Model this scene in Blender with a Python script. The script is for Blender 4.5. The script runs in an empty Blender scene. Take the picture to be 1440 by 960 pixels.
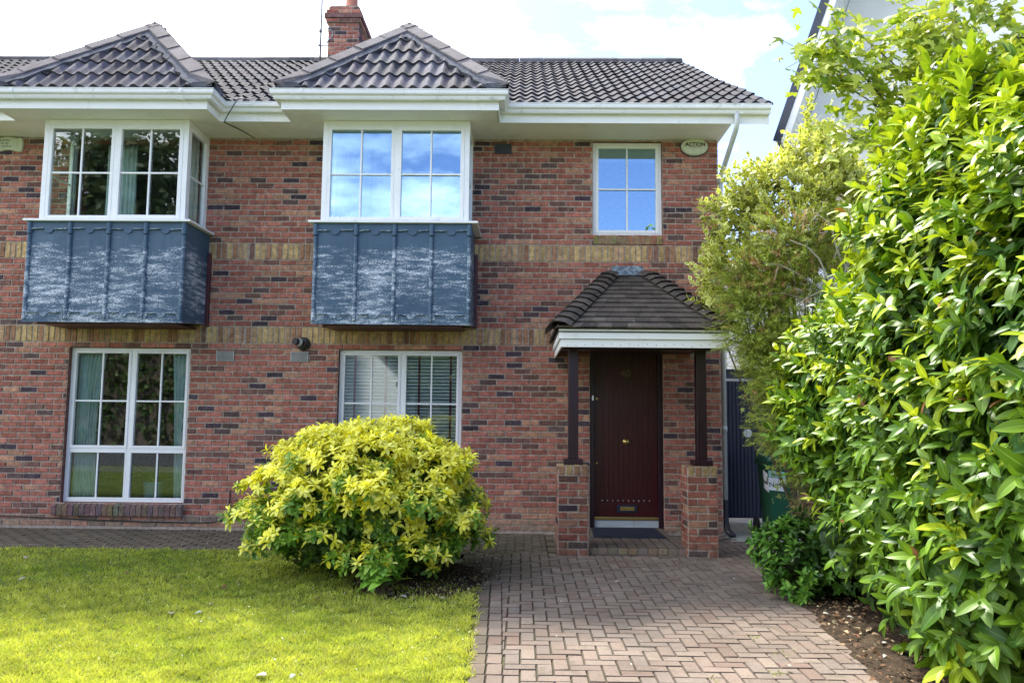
import bpy, math, random
import numpy as np
from mathutils import Vector, Matrix
R = math.radians
random.seed(11)
rng = np.random.default_rng(11)
G = -0.03                                   # level of the paving
sc = bpy.context.scene
COL = sc.collection

# ------------------------------------------------------------------ materials
def _new(name):
    m = bpy.data.materials.new(name); m.use_nodes = True
    nt = m.node_tree
    return m, nt, nt.nodes['Principled BSDF']
def _n(nt, t, **k):
    n = nt.nodes.new(t)
    for a, b in k.items():
        if a in n.inputs: n.inputs[a].default_value = b
        else: setattr(n, a, b)
    return n
def _noise(nt, scale, detail=4, rough=.55, vec=None, stretch=None):
    n = _n(nt, 'ShaderNodeTexNoise'); n.inputs['Scale'].default_value = scale
    n.inputs['Detail'].default_value = detail; n.inputs['Roughness'].default_value = rough
    g = nt.nodes.new('ShaderNodeTexCoord')
    if stretch:
        mp = nt.nodes.new('ShaderNodeMapping'); mp.inputs['Scale'].default_value = stretch
        nt.links.new(g.outputs['Object'], mp.inputs[0]); nt.links.new(mp.outputs[0], n.inputs['Vector'])
    else: nt.links.new(g.outputs['Object'], n.inputs['Vector'])
    return n
def _ramp(nt, fac, stops):
    r = nt.nodes.new('ShaderNodeValToRGB'); e = r.color_ramp.elements
    while len(e) < len(stops): e.new(.5)
    for i, (p, c) in enumerate(stops):
        e[i].position = p; e[i].color = (c, c, c, 1) if isinstance(c, (int, float)) else (*c, 1)
    nt.links.new(fac, r.inputs[0]); return r
def _mix(nt, a, b, fac, mode='MIX'):
    m = nt.nodes.new('ShaderNodeMix'); m.data_type = 'RGBA'; m.blend_type = mode
    for s, v in ((6, a), (7, b), (0, fac)):
        if isinstance(v, (int, float)): m.inputs[s].default_value = v
        elif isinstance(v, tuple): m.inputs[s].default_value = (*v, 1) if len(v) == 3 else v
        else: nt.links.new(v, m.inputs[s])
    return m.outputs[2]
def mat(name, col=(.5, .5, .5), rough=.6, var=.15, vs=6., bump=.0, bs=60., attr=False, metal=0., spec=.5,
        fine=0., coat=0., dirt=None, ds=2.5, dlo=.5, dhi=.7, stretch=None):
    m, nt, p = _new(name)
    if attr:
        a = _n(nt, 'ShaderNodeAttribute'); a.attribute_name = 'Col'; c = a.outputs['Color']
    else: c = col
    n = _noise(nt, vs, 5, .6, stretch=stretch)
    r = _ramp(nt, n.outputs['Fac'], [(.3, 1 - var), (.7, 1 + var)])
    c = _mix(nt, c, r.outputs[0], 1., 'MULTIPLY')
    if fine:
        n2 = _noise(nt, bs, 3, .7); r2 = _ramp(nt, n2.outputs['Fac'], [(.3, 1 - fine), (.7, 1 + fine)])
        c = _mix(nt, c, r2.outputs[0], 1., 'MULTIPLY')
    if dirt:
        n3 = _noise(nt, ds, 7, .65); r3 = _ramp(nt, n3.outputs['Fac'], [(dlo, 0.), (dhi, 1.)])
        c = _mix(nt, c, dirt, r3.outputs[0])
    nt.links.new(c, p.inputs['Base Color'])
    p.inputs['Roughness'].default_value = rough; p.inputs['Metallic'].default_value = metal
    p.inputs['Specular IOR Level'].default_value = spec
    p.inputs['Coat Weight'].default_value = coat
    if bump:
        b = _noise(nt, bs, 6, .6); bn = nt.nodes.new('ShaderNodeBump')
        bn.inputs['Strength'].default_value = bump; bn.inputs['Distance'].default_value = .01
        nt.links.new(b.outputs['Fac'], bn.inputs['Height']); nt.links.new(bn.outputs[0], p.inputs['Normal'])
    return m
def leafmat(name, rough=.4, trans=.35, spec=.5, tint=(1.25, 1.2, .55)):
    m, nt, p = _new(name)
    a = _n(nt, 'ShaderNodeAttribute'); a.attribute_name = 'Col'
    n = _noise(nt, 3.5, 3); r = _ramp(nt, n.outputs['Fac'], [(.3, .8), (.7, 1.2)])
    c = _mix(nt, a.outputs['Color'], r.outputs[0], 1., 'MULTIPLY')
    nt.links.new(c, p.inputs['Base Color']); p.inputs['Roughness'].default_value = rough
    p.inputs['Specular IOR Level'].default_value = spec
    t = nt.nodes.new('ShaderNodeBsdfTranslucent'); tc = _mix(nt, c, tint, 1., 'MULTIPLY')
    nt.links.new(tc, t.inputs[0])
    ms = nt.nodes.new('ShaderNodeMixShader'); ms.inputs[0].default_value = trans
    nt.links.new(p.outputs[0], ms.inputs[1]); nt.links.new(t.outputs[0], ms.inputs[2])
    nt.links.new(ms.outputs[0], nt.nodes['Material Output'].inputs[0])
    return m
def glassmat(name, refl=.32, tint=(.80, .90, .86), rc=(.95, 1, .98)):
    m, nt, p = _new(name); nt.nodes.remove(p)
    tr = nt.nodes.new('ShaderNodeBsdfTransparent'); tr.inputs[0].default_value = (*tint, 1)
    gl = nt.nodes.new('ShaderNodeBsdfGlossy'); gl.inputs['Roughness'].default_value = .01; gl.inputs['Color'].default_value = (*rc, 1)
    lw = nt.nodes.new('ShaderNodeLayerWeight'); lw.inputs[0].default_value = .35
    mr = nt.nodes.new('ShaderNodeMapRange'); mr.inputs[3].default_value = refl; mr.inputs[4].default_value = 1.
    nt.links.new(lw.outputs['Fresnel'], mr.inputs[0])
    nz = _noise(nt, 1.3, 2); bn = nt.nodes.new('ShaderNodeBump'); bn.inputs['Strength'].default_value = .02
    bn.inputs['Distance'].default_value = .02
    nt.links.new(nz.outputs['Fac'], bn.inputs['Height']); nt.links.new(bn.outputs[0], gl.inputs['Normal'])
    ms = nt.nodes.new('ShaderNodeMixShader')
    nt.links.new(mr.outputs[0], ms.inputs[0]); nt.links.new(tr.outputs[0], ms.inputs[1]); nt.links.new(gl.outputs[0], ms.inputs[2])
    nt.links.new(ms.outputs[0], nt.nodes['Material Output'].inputs[0])
    return m
def leadmat():
    m, nt, p = _new('lead_sheet')
    a = _noise(nt, 1., 8, .75, stretch=(3.6, 3., 19.)); b = _noise(nt, 55., 5, .75, stretch=(1, 1, 2.2))
    at = _n(nt, 'ShaderNodeAttribute'); at.attribute_name = 'Col'
    mpn = a.inputs['Vector'].links[0].from_node; ad = nt.nodes.new('ShaderNodeVectorMath'); ad.operation = 'MULTIPLY_ADD'; ad.inputs[1].default_value = (23, 23, 23)
    nt.links.new(at.outputs['Vector'], ad.inputs[0]); nt.links.new(mpn.outputs[0], ad.inputs[2]); nt.links.new(ad.outputs[0], a.inputs['Vector'])
    big = _noise(nt, 1.6, 2)
    s = nt.nodes.new('ShaderNodeMath'); s.operation = 'MULTIPLY_ADD'; s.inputs[1].default_value = .95
    nt.links.new(b.outputs['Fac'], s.inputs[0]); nt.links.new(a.outputs['Fac'], s.inputs[2])
    s2 = nt.nodes.new('ShaderNodeMath'); s2.operation = 'MULTIPLY_ADD'; s2.inputs[1].default_value = .30
    nt.links.new(big.outputs['Fac'], s2.inputs[0]); nt.links.new(s.outputs[0], s2.inputs[2])
    g = nt.nodes.new('ShaderNodeTexCoord'); sx = nt.nodes.new('ShaderNodeSeparateXYZ')
    nt.links.new(g.outputs['Object'], sx.inputs[0])
    # weathering bloom is thickest low on the sheets, the head under the sill stays clean
    mr = nt.nodes.new('ShaderNodeMapRange'); mr.inputs[1].default_value = 3.45; mr.inputs[2].default_value = 3.75
    mr.inputs[3].default_value = 0.; mr.inputs[4].default_value = -.28
    nt.links.new(sx.outputs[2], mr.inputs[0])
    s3 = nt.nodes.new('ShaderNodeMath'); s3.operation = 'ADD'
    nt.links.new(s2.outputs[0], s3.inputs[0]); nt.links.new(mr.outputs[0], s3.inputs[1])
    s4 = nt.nodes.new('ShaderNodeMath'); s4.operation = 'MULTIPLY'; s4.inputs[1].default_value = .6; nt.links.new(s3.outputs[0], s4.inputs[0])
    r = _ramp(nt, s4.outputs[0], [(.675, 0.), (.79, 1.)])
    base = _mix(nt, (.032, .075, .130), (.07, .130, .20), big.outputs['Fac'])
    c = _mix(nt, base, (.70, .76, .82), r.outputs[0])
    nt.links.new(c, p.inputs['Base Color']); p.inputs['Roughness'].default_value = .55
    p.inputs['Metallic'].default_value = .15
    bn = nt.nodes.new('ShaderNodeBump'); bn.inputs['Strength'].default_value = .35; bn.inputs['Distance'].default_value = .006
    nz = _noise(nt, 9., 4); nt.links.new(nz.outputs['Fac'], bn.inputs['Height']); nt.links.new(bn.outputs[0], p.inputs['Normal'])
    return m

M = {}
M['brick'] = mat('brick', rough=.92, attr=True, var=.34, vs=15., fine=.34, bump=.9, bs=70., spec=.15, dirt=(.40, .33, .28), ds=32., dlo=.60, dhi=.74)
M['paver'] = mat('paver', rough=.9, attr=True, var=.20, vs=1.6, fine=.22, bump=.5, bs=90., spec=.2, dirt=(.11, .095, .07), ds=5., dlo=.56, dhi=.72)
M['tile'] = mat('roof_tile', rough=.85, attr=True, var=.38, vs=3., fine=.28, bump=.6, bs=70., spec=.2, dirt=(.16, .17, .12), ds=30., dlo=.64, dhi=.72)
M['hip'] = mat('hip_tile', rough=.9, attr=True, var=.25, vs=5., fine=.15, bump=.5, bs=60., dirt=(.34, .34, .24), ds=26., dlo=.62, dhi=.68, spec=.2)
M['mortar'] = mat('roof_mortar', (.10, .105, .12), .95, var=.4, vs=7., bump=.9, bs=22., spec=.1)
M['upvc'] = mat('white_upvc', (.87, .88, .88), .35, var=.03, vs=3., dirt=(.55, .57, .50), ds=5., dlo=.62, dhi=.85)
M['fascia'] = mat('fascia_white', (.87, .88, .88), .4, var=.03, vs=2., dirt=(.55, .58, .52), ds=4., dlo=.58, dhi=.85)
M['soffit'] = mat('soffit_white', (.84, .84, .82), .6, var=.05, vs=1.2, dirt=(.60, .60, .52), ds=1.5, dlo=.5, dhi=.8)
M['gutter'] = mat('gutter_white', (.84, .85, .86), .35, var=.04, vs=3., dirt=(.36, .42, .36), ds=9., dlo=.58, dhi=.8, stretch=(1, 1, .2))
M['pipe'] = mat('pipe_grey', (.58, .61, .61), .4, var=.1, vs=8.)
M['glass'] = glassmat('window_glass', .11, (.85, .93, .90))
M['glass3'] = glassmat('window_glass_bay', .085, (.85, .95, .90))
M['glass2'] = glassmat('window_glass_sky_tint', .48, (.88, .93, .95), (.55, .82, 1.))  # blue of the mirrored sky put into the reflection colour
M['lead'] = leadmat()
M['lead3'] = mat('lead_edge', (.10, .16, .22), .5, var=.5, vs=30., metal=.1, dirt=(.45, .52, .58), ds=45., dlo=.5, dhi=.62)
M['maroon'] = mat('maroon_timber', (.07, .016, .022), .45, var=.2, vs=10., bump=.15, bs=50.)
M['mahog'] = mat('mahogany_paint', (.020, .0045, .010), .35, var=.25, vs=4., bump=.2, bs=40., stretch=(5, 5, .6))
M['doorm'] = mat('door_varnish', (.042, .0028, .005), .32, var=.3, vs=5., bump=.2, bs=60., stretch=(6, 6, .4))
M['brass'] = mat('brass', (.50, .36, .12), .35, var=.2, vs=30., metal=.9)
M['steel'] = mat('steel', (.6, .6, .58), .3, var=.1, vs=30., metal=.9)
M['black'] = mat('black_plastic', (.018, .018, .02), .45, var=.1)
M['rubber'] = mat('mat_rubber', (.006, .011, .028), .85, var=.3, vs=60., bump=.6, bs=200.)
M['slab'] = mat('grey_boards', (.42, .45, .47), .6, var=.2, vs=3., stretch=(1, 1, 25))
M['room'] = mat('room_plaster', (.50, .54, .50), .85, var=.05)
M['carpet'] = mat('carpet', (.10, .09, .08), .95)
M['curtain'] = mat('curtain_teal', (.68, .80, .79), .85, var=.12, vs=8.)
M['sheer'] = mat('net_curtain', (.80, .82, .82), .85, var=.05)
M['blind'] = mat('blind_slat', (.82, .86, .82), .5, var=.06)
M['blindd'] = mat('blind_dim', (.40, .48, .42), .7, var=.06)
M['tape'] = mat('blind_tape', (.20, .035, .055), .8)
M['terra'] = mat('terracotta', (.50, .20, .13), .8, var=.15, bump=.3)
M['galv'] = mat('galvanised', (.26, .29, .33), .45, var=.2, metal=.6)
M['cream'] = mat('cream_plastic', (.62, .66, .48), .45, var=.08, vs=20.)
M['ink'] = mat('ink', (.015, .016, .015), .5, var=0.)
M['navy'] = mat('navy_steel', (.008, .013, .040), .45, var=.2, vs=3., bump=.05)
M['bingreen'] = mat('bin_green', (.008, .085, .040), .38, var=.12, vs=5., bump=.1, bs=80.)
M['sticker'] = mat('sticker_white', (.78, .80, .82), .5, var=.05, vs=20.)
M['mint'] = mat('sticker_mint', (.35, .62, .52), .5, var=.05, vs=20.)
M['concrete'] = mat('concrete', (.34, .35, .29), .9, var=.2, vs=3., fine=.15, bump=.3, bs=60.)
M['render'] = mat('white_render', (.87, .88, .88), .85, var=.04, vs=1., bump=.15, bs=120.)
M['slate'] = mat('slate', (.055, .065, .08), .6, var=.25, vs=4.)
M['dark'] = mat('dark_upvc', (.012, .022, .045), .35, var=.1)
M['soil'] = mat('soil', (.050, .036, .024), .98, var=.45, vs=9., fine=.4, bump=1., bs=40., spec=.1)
M['lawn'] = mat('lawn_base', (.085, .115, .022), .95, var=.35, vs=3., fine=.3, bump=.8, bs=60., spec=.1)
M['ground'] = mat('far_ground', (.10, .12, .05), .95, var=.3, vs=.3)
M['asphalt'] = mat('asphalt', (.05, .05, .052), .9, var=.2, vs=2., fine=.2, bs=90., bump=.2)
M['leaf'] = leafmat('leaf_soft', .5, .35)
M['gloss'] = leafmat('leaf_glossy', .40, .24, .26)
M['grass'] = leafmat('grass_blade', .6, .35, .3, (1.1, 1.1, .6))
M['dry'] = leafmat('dry_leaf', .8, .2, .2, (1, .9, .8))
M['bark'] = mat('bark', (.12, .095, .07), .95, var=.35, vs=12., bump=.8, bs=60.)
M['greybark'] = mat('grey_bark', (.36, .34, .29), .95, var=.3, vs=14., bump=.8, bs=70.)
M['pot'] = mat('blue_pot', (.35, .50, .58), .4, var=.1)

# ------------------------------------------------------------------ object helpers
def props(o, label=None, cat=None, group=None, kind=None):
    if label: o['label'] = label
    if cat: o['category'] = cat
    if group: o['group'] = group
    if kind: o['kind'] = kind
    return o
def empty(name, loc, label, cat, group=None):
    o = bpy.data.objects.new(name, None); COL.objects.link(o); o.location = loc
    o.empty_display_size = .2
    bpy.context.view_layer.update()
    return props(o, label, cat, group)
def link(name, me, m, parent=None):
    o = bpy.data.objects.new(name, me); COL.objects.link(o)
    for x in (m if isinstance(m, (list, tuple)) else [m]): me.materials.append(x)
    if parent:
        o.parent = parent
        # parts are modelled in world metres: undo the parents' offset
        off = Vector((0, 0, 0)); q = parent
        while q: off += q.location; q = q.parent
        o.location = -off
    return o
class MB:
    def __init__(s): s.v = []; s.f = []; s.c = []; s.m = []
    def face(s, pts, col=(.5, .5, .5), mi=0):
        b = len(s.v); s.v += [tuple(p) for p in pts]; s.f.append(tuple(range(b, b + len(pts)))); s.c.append(col); s.m.append(mi)
    def hexa(s, p, col=(.5, .5, .5), mi=0, cap=True):      # p: 4 bottom + 4 top
        b = len(s.v); s.v += [tuple(q) for q in p]
        fs = [(0, 3, 2, 1), (4, 5, 6, 7), (0, 1, 5, 4), (1, 2, 6, 5), (2, 3, 7, 6), (3, 0, 4, 7)]
        for f in fs: s.f.append(tuple(b + i for i in f)); s.c.append(col); s.m.append(mi)
    def box(s, x0, x1, y0, y1, z0, z1, col=(.5, .5, .5), mi=0):
        s.hexa([(x0, y0, z0), (x1, y0, z0), (x1, y1, z0), (x0, y1, z0), (x0, y0, z1), (x1, y0, z1), (x1, y1, z1), (x0, y1, z1)], col, mi)
    def obox(s, c, ax, ay, az, col=(.5, .5, .5), mi=0):
        c, ax, ay, az = map(Vector, (c, ax, ay, az))
        s.hexa([c - ax - ay - az, c + ax - ay - az, c + ax + ay - az, c - ax + ay - az, c - ax - ay + az, c + ax - ay + az, c + ax + ay + az, c - ax + ay + az], col, mi)
    def prism(s, poly, d, col=(.5, .5, .5), mi=0):         # poly list of 3d pts, extruded by vector d
        n = len(poly); b = len(s.v); d = Vector(d)
        s.v += [tuple(p) for p in poly] + [tuple(Vector(p) + d) for p in poly]
        s.f.append(tuple(range(b, b + n))[::-1]); s.f.append(tuple(range(b + n, b + 2 * n)))
        for i in range(n): s.f.append((b + i, b + (i + 1) % n, b + n + (i + 1) % n, b + n + i))
        s.c += [col] * (n + 2); s.m += [mi] * (n + 2)
    def tube(s, pts, r, n=10, col=(.5, .5, .5), cap=True, mi=0):
        pts = [Vector(p) for p in pts]; rr = r if isinstance(r, (list, tuple)) else [r] * len(pts)
        b = len(s.v); prev = None
        for i, p in enumerate(pts):
            t = (pts[min(i + 1, len(pts) - 1)] - pts[max(i - 1, 0)]).normalized()
            a = prev if prev else (Vector((0, 0, 1)) if abs(t.z) < .9 else Vector((1, 0, 0)))
            u = (a - t * a.dot(t)).normalized(); w = t.cross(u); prev = u
            for k in range(n):
                th = 2 * math.pi * k / n; s.v.append(tuple(p + (u * math.cos(th) + w * math.sin(th)) * rr[i]))
        for i in range(len(pts) - 1):
            for k in range(n):
                k2 = (k + 1) % n
                s.f.append((b + i * n + k, b + i * n + k2, b + (i + 1) * n + k2, b + (i + 1) * n + k)); s.c.append(col); s.m.append(mi)
        if cap:
            s.f.append(tuple(b + k for k in range(n))[::-1]); s.f.append(tuple(b + (len(pts) - 1) * n + k for k in range(n)))
            s.c += [col] * 2; s.m += [mi] * 2
    def disc(s, c, n, r, th, seg=20, col=(.5, .5, .5), ry=None, dome=0.):
        c = Vector(c); n = Vector(n).normalized(); a = Vector((0, 0, 1)) if abs(n.z) < .9 else Vector((0, 1, 0))
        w = n.cross(a).normalized(); u = w.cross(n).normalized(); ry = ry or r
        ring = lambda k, off, q: [c + n * off + w * math.cos(2 * math.pi * i / seg) * r * q + u * math.sin(2 * math.pi * i / seg) * ry * q for i in range(seg)]
        rings = [ring(0, 0, 1), ring(0, th, 1), ring(0, th + dome * .6, .85), ring(0, th + dome, .5)] if dome else [ring(0, 0, 1), ring(0, th, 1)]
        b = len(s.v)
        for rg in rings: s.v += [tuple(p) for p in rg]
        for j in range(len(rings) - 1):
            for i in range(seg):
                i2 = (i + 1) % seg; s.f.append((b + j * seg + i, b + j * seg + i2, b + (j + 1) * seg + i2, b + (j + 1) * seg + i)); s.c.append(col); s.m.append(0)
        s.f.append(tuple(b + (len(rings) - 1) * seg + i for i in range(seg))); s.c.append(col); s.m.append(0)
    def build(s, name, m, parent=None, smooth=False, bevel=0.):
        me = bpy.data.meshes.new(name); me.from_pydata(s.v, [], s.f)
        at = me.attributes.new('Col', 'FLOAT_COLOR', 'FACE')
        at.data.foreach_set('color', np.array([(*c[:3], 1.) for c in s.c], dtype=np.float32).ravel())
        if any(s.m): me.polygons.foreach_set('material_index', s.m)
        if smooth: me.polygons.foreach_set('use_smooth', [True] * len(s.f))
        me.update()
        o = link(name, me, m, parent)
        if bevel:
            md = o.modifiers.new('bevel', 'BEVEL'); md.width = bevel; md.segments = 2; md.limit_method = 'ANGLE'
        return o
def npmesh(name, V, F, C, m, parent=None, smooth=True):
    V = np.asarray(V, dtype=np.float32); F = np.asarray(F, dtype=np.int32); k = F.shape[1]
    me = bpy.data.meshes.new(name); me.vertices.add(len(V)); me.vertices.foreach_set('co', V.ravel())
    me.loops.add(F.size); me.loops.foreach_set('vertex_index', F.ravel())
    me.polygons.add(len(F)); me.polygons.foreach_set('loop_start', np.arange(len(F), dtype=np.int32) * k)
    me.polygons.foreach_set('loop_total', np.full(len(F), k, dtype=np.int32))
    if smooth: me.polygons.foreach_set('use_smooth', np.ones(len(F), dtype=bool))
    me.update(calc_edges=True)
    at = me.attributes.new('Col', 'FLOAT_COLOR', 'FACE'); C4 = np.ones((len(F), 4), dtype=np.float32); C4[:, :3] = C
    at.data.foreach_set('color', C4.ravel())
    return link(name, me, m, parent)
def text(name, s, size, loc, rot, m, parent, ex=.002, bold=0.):
    cu = bpy.data.curves.new(name, 'FONT'); cu.body = s; cu.size = size; cu.extrude = ex; cu.align_x = 'CENTER'; cu.align_y = 'CENTER'; cu.offset = bold
    t = bpy.data.objects.new(name + '_tmp', cu); COL.objects.link(t)
    dg = bpy.context.evaluated_depsgraph_get(); dg.update()
    me = bpy.data.meshes.new_from_object(t.evaluated_get(dg)); bpy.data.objects.remove(t)
    me.transform(Matrix.Translation(loc) @ rot.to_4x4()); me.materials.clear()
    me.name = name
    return link(name, me, m, parent)
def sweep(mb, path, prof, closed_prof=True, col=(.5, .5, .5), cap=True):
    """profile [(outward, z)] swept along an xy path; outward is to the right of travel, mitred corners"""
    P = [Vector((*p, 0)) for p in path]; n = len(P); rows = []
    for i in range(n):
        d0 = (P[i] - P[i - 1]).normalized() if i else (P[1] - P[0]).normalized()
        d1 = (P[i + 1] - P[i]).normalized() if i < n - 1 else d0
        n0 = Vector((d0.y, -d0.x, 0)); n1 = Vector((d1.y, -d1.x, 0)); mdir = n0 + n1
        mdir = mdir / max(1e-6, (1 + n0.dot(n1)))
        rows.append([P[i] + mdir * o + Vector((0, 0, z)) for o, z in prof])
    b = len(mb.v); k = len(prof)
    for r_ in rows: mb.v += [tuple(p) for p in r_]
    for i in range(n - 1):
        for j in range(k if closed_prof else k - 1):
            j2 = (j + 1) % k; mb.f.append((b + i * k + j, b + i * k + j2, b + (i + 1) * k + j2, b + (i + 1) * k + j)); mb.c.append(col); mb.m.append(0)
    if cap and closed_prof:
        mb.f.append(tuple(b + j for j in range(k))[::-1]); mb.f.append(tuple(b + (n - 1) * k + j for j in range(k))); mb.c += [col] * 2; mb.m += [0] * 2

# ------------------------------------------------------------------ bricks
MORT = (.40, .33, .27)
def bcol(z=1., pale=0.):
    u = random.random(); j = random.uniform(.82, 1.2)
    if u < .055: c = (.078, .055, .068)
    elif u < .10: c = (.125, .080, .074)
    elif u < .22: c = (.19, .100, .080)
    elif u < .33: c = (.46, .24, .155)
    else:
        t = random.random(); c = (.332 + .10 * t, .117 + .055 * t, .084 + .042 * t)
    c = tuple(x * j for x in c)
    if pale: c = tuple(x * (1 - pale) + y * pale for x, y in zip(c, (.36, .27, .18)))
    return c
def ycol():
    u = random.random(); j = random.uniform(.8, 1.2)
    c = (.52, .36, .17) if u < .5 else (.47, .30, .17) if u < .75 else (.36, .19, .11) if u < .93 else (.22, .12, .09)
    return tuple(x * j for x in c)
def brick(mb, o, ux, uz, n, a0, a1, b0, b1, col, d=.007):
    """one brick face standing d proud of the mortar plane, with worn uneven arrises"""
    j = lambda: random.uniform(0, .0055)
    q = [(a0 + j(), b0 + j()), (a1 - j(), b0 + j()), (a1 - j(), b1 - j()), (a0 + j(), b1 - j())]
    e = .004; dd = d + random.uniform(-.002, .003)
    back = [o + ux * a + uz * b for a, b in q]
    s_ = ((e, e), (-e, e), (-e, -e), (e, -e))
    fr = [o + ux * (a + s_[i][0]) + uz * (b + s_[i][1]) + n * (dd + random.uniform(-.001, .001)) for i, (a, b) in enumerate(q)]
    b = len(mb.v); mb.v += [tuple(p) for p in back + fr]
    mb.f.append((b + 4, b + 5, b + 6, b + 7)); mb.c.append(col); mb.m.append(0)
    for i in range(4):
        i2 = (i + 1) % 4; mb.f.append((b + i, b + i2, b + 4 + i2, b + 4 + i)); mb.c.append(tuple(x * .9 for x in col)); mb.m.append(0)
def course(mb, o, ux, uz, n, x0, x1, z0, h, L, off, holes, colf, sub=.01):
    segs = [(x0, x1)]
    for (hx0, hx1, hz0, hz1) in holes:
        if min(z0 + h, hz1) - max(z0, hz0) > .03:
            ns = []
            for a, b in segs:
                if hx1 <= a or hx0 >= b: ns.append((a, b)); continue
                if hx0 > a: ns.append((a, hx0))
                if hx1 < b: ns.append((hx1, b))
            segs = ns
    for a, b in segs:
        k = math.floor((a - off) / L); x = off + k * L
        while x < b:
            s0 = max(x, a); s1 = min(x + L, b)
            if s1 - s0 > .03: brick(mb, o, ux, uz, n, s0 + sub / 2, s1 - sub / 2, z0 + .005, z0 + h - .005, colf())
            x += L
def plane_holes(mb, o, ux, uz, x0, x1, z0, z1, holes, col, n=None, depth=.0, rcol=None):
    xs = sorted({x0, x1, *[h[0] for h in holes], *[h[1] for h in holes]}); zs = sorted({z0, z1, *[h[2] for h in holes], *[h[3] for h in holes]})
    xs = [x for x in xs if x0 <= x <= x1]; zs = [z for z in zs if z0 <= z <= z1]
    for i in range(len(xs) - 1):
        for j in range(len(zs) - 1):
            cx, cz = (xs[i] + xs[i + 1]) / 2, (zs[j] + zs[j + 1]) / 2
            if any(h[0] < cx < h[1] and h[2] < cz < h[3] for h in holes): continue
            mb.face([o + ux * a + uz * b for a, b in ((xs[i], zs[j]), (xs[i + 1], zs[j]), (xs[i + 1], zs[j + 1]), (xs[i], zs[j + 1]))], col)
    if depth:
        for (a, b, c, d) in holes:
            for (p, q) in (((a, c), (b, c)), ((b, c), (b, d)), ((b, d), (a, d)), ((a, d), (a, c))):
                P = o + ux * p[0] + uz * p[1]; Q = o + ux * q[0] + uz * q[1]
                mb.face([P, Q, Q - n * depth, P - n * depth], rcol)
X_ = Vector((1, 0, 0)); Y_ = Vector((0, 1, 0)); Z_ = Vector((0, 0, 1)); O_ = Vector((0, 0, 0))
ROFF = {}
def house_wall(parent, x0, x1, holes, gable=None):
    mb = MB(); yb = MB()
    plane_holes(mb, O_, X_, Z_, x0, x1, G - .1, 5.22, holes, MORT, -Y_, .28, (.22, .10, .08))
    plane_holes(mb, Vector((0, .28, 0)), X_, Z_, x0, x1, G - .1, 5.22, holes, (.6, .64, .6))
    rows = [(k * .075, 1) for k in range(32)] + [(2.625 + k * .075, 1) for k in range(12)] + [(3.75 + k * .075, 1) for k in range(19)]
    for i, (z, _) in enumerate(rows):
        pale = .75 if i == 0 else .55 if i == 1 else 0.
        off = ROFF.setdefault(i, (i % 2) * .1125 + random.uniform(-.006, .006))
        seam = off + round((PX - off) / .225) * .225
        course(mb, O_, X_, Z_, -Y_, seam if x0 == PX else x0, seam if x1 == PX else x1, z, .075, .225, off, holes, lambda: bcol(z, pale * random.uniform(.6, 1.1)))
    for zb in (2.4, 3.525):
        yb = MB(); x = math.floor(x0 / .075 + .01) * .075
        while x < x1 - .01:
            a, b = max(x, x0), min(x + .075, x1)
            if not any(h[0] < (a + b) / 2 < h[1] and h[2] < zb + .1 < h[3] for h in holes) and b - a > .03:
                brick(yb, O_, X_, Z_, -Y_, a + .005, b - .005, zb + .005, zb + .22, ycol())
            x += .075
        yb.build('brick_band', M['brick'], parent)
    if gable:                                   # right-hand gable side, with its own brickwork
        gx = x1; o = Vector((gx, 0, 0))
        mb.face([(gx, 0, G - .1), (gx, 8, G - .1), (gx, 8, 5.2), (gx, 3.6, 7.75), (gx, 0, 5.2)], MORT)
        for i in range(69):
            z = i * .075
            course(mb, o, Y_, Z_, X_, 0, 8., z, .075, .225, (i % 2) * .1125 + .05, [], lambda: bcol(z))
        mb.face([(x0, 8, G), (x1, 8, G), (x1, 8, 5.2), (x0, 8, 5.2)], MORT)
    else:
        mb.face([(x0, 8, G), (x1, 8, G), (x1, 8, 5.2), (x0, 8, 5.2)], MORT)
        mb.face([(x0, 0, G), (x0, 8, G), (x0, 8, 5.2), (x0, 0, 5.2)], MORT)
    # storey floors and party wall keep the rooms dark and separate
    mb.box(x0 + .01, x1 - .01, .29, 7.9, 2.62, 2.80, (.5, .5, .48)); mb.box(x0 + .01, x1 - .01, .29, 7.9, 5.23, 5.3, (.5, .5, .48))
    mb.box(x0 + .01, x1 - .01, .29, 7.9, G, .08, (.12, .10, .08))
    mb.box(x0 + .02, x1 - .02, 4.0, 4.1, .08, 2.62, (.30, .34, .30)); mb.box(x0 + .02, x1 - .02, 3.0, 3.1, 2.80, 5.2, (.62, .68, .62))
    mb.box((x0 + .01) if gable else x1 - .06, (x0 + .06) if gable else x1 - .01, .29, 7.9, .08, 5.2, (.42, .44, .40))
    w = mb.build('wall', M['brick'], parent)
    return w

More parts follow.
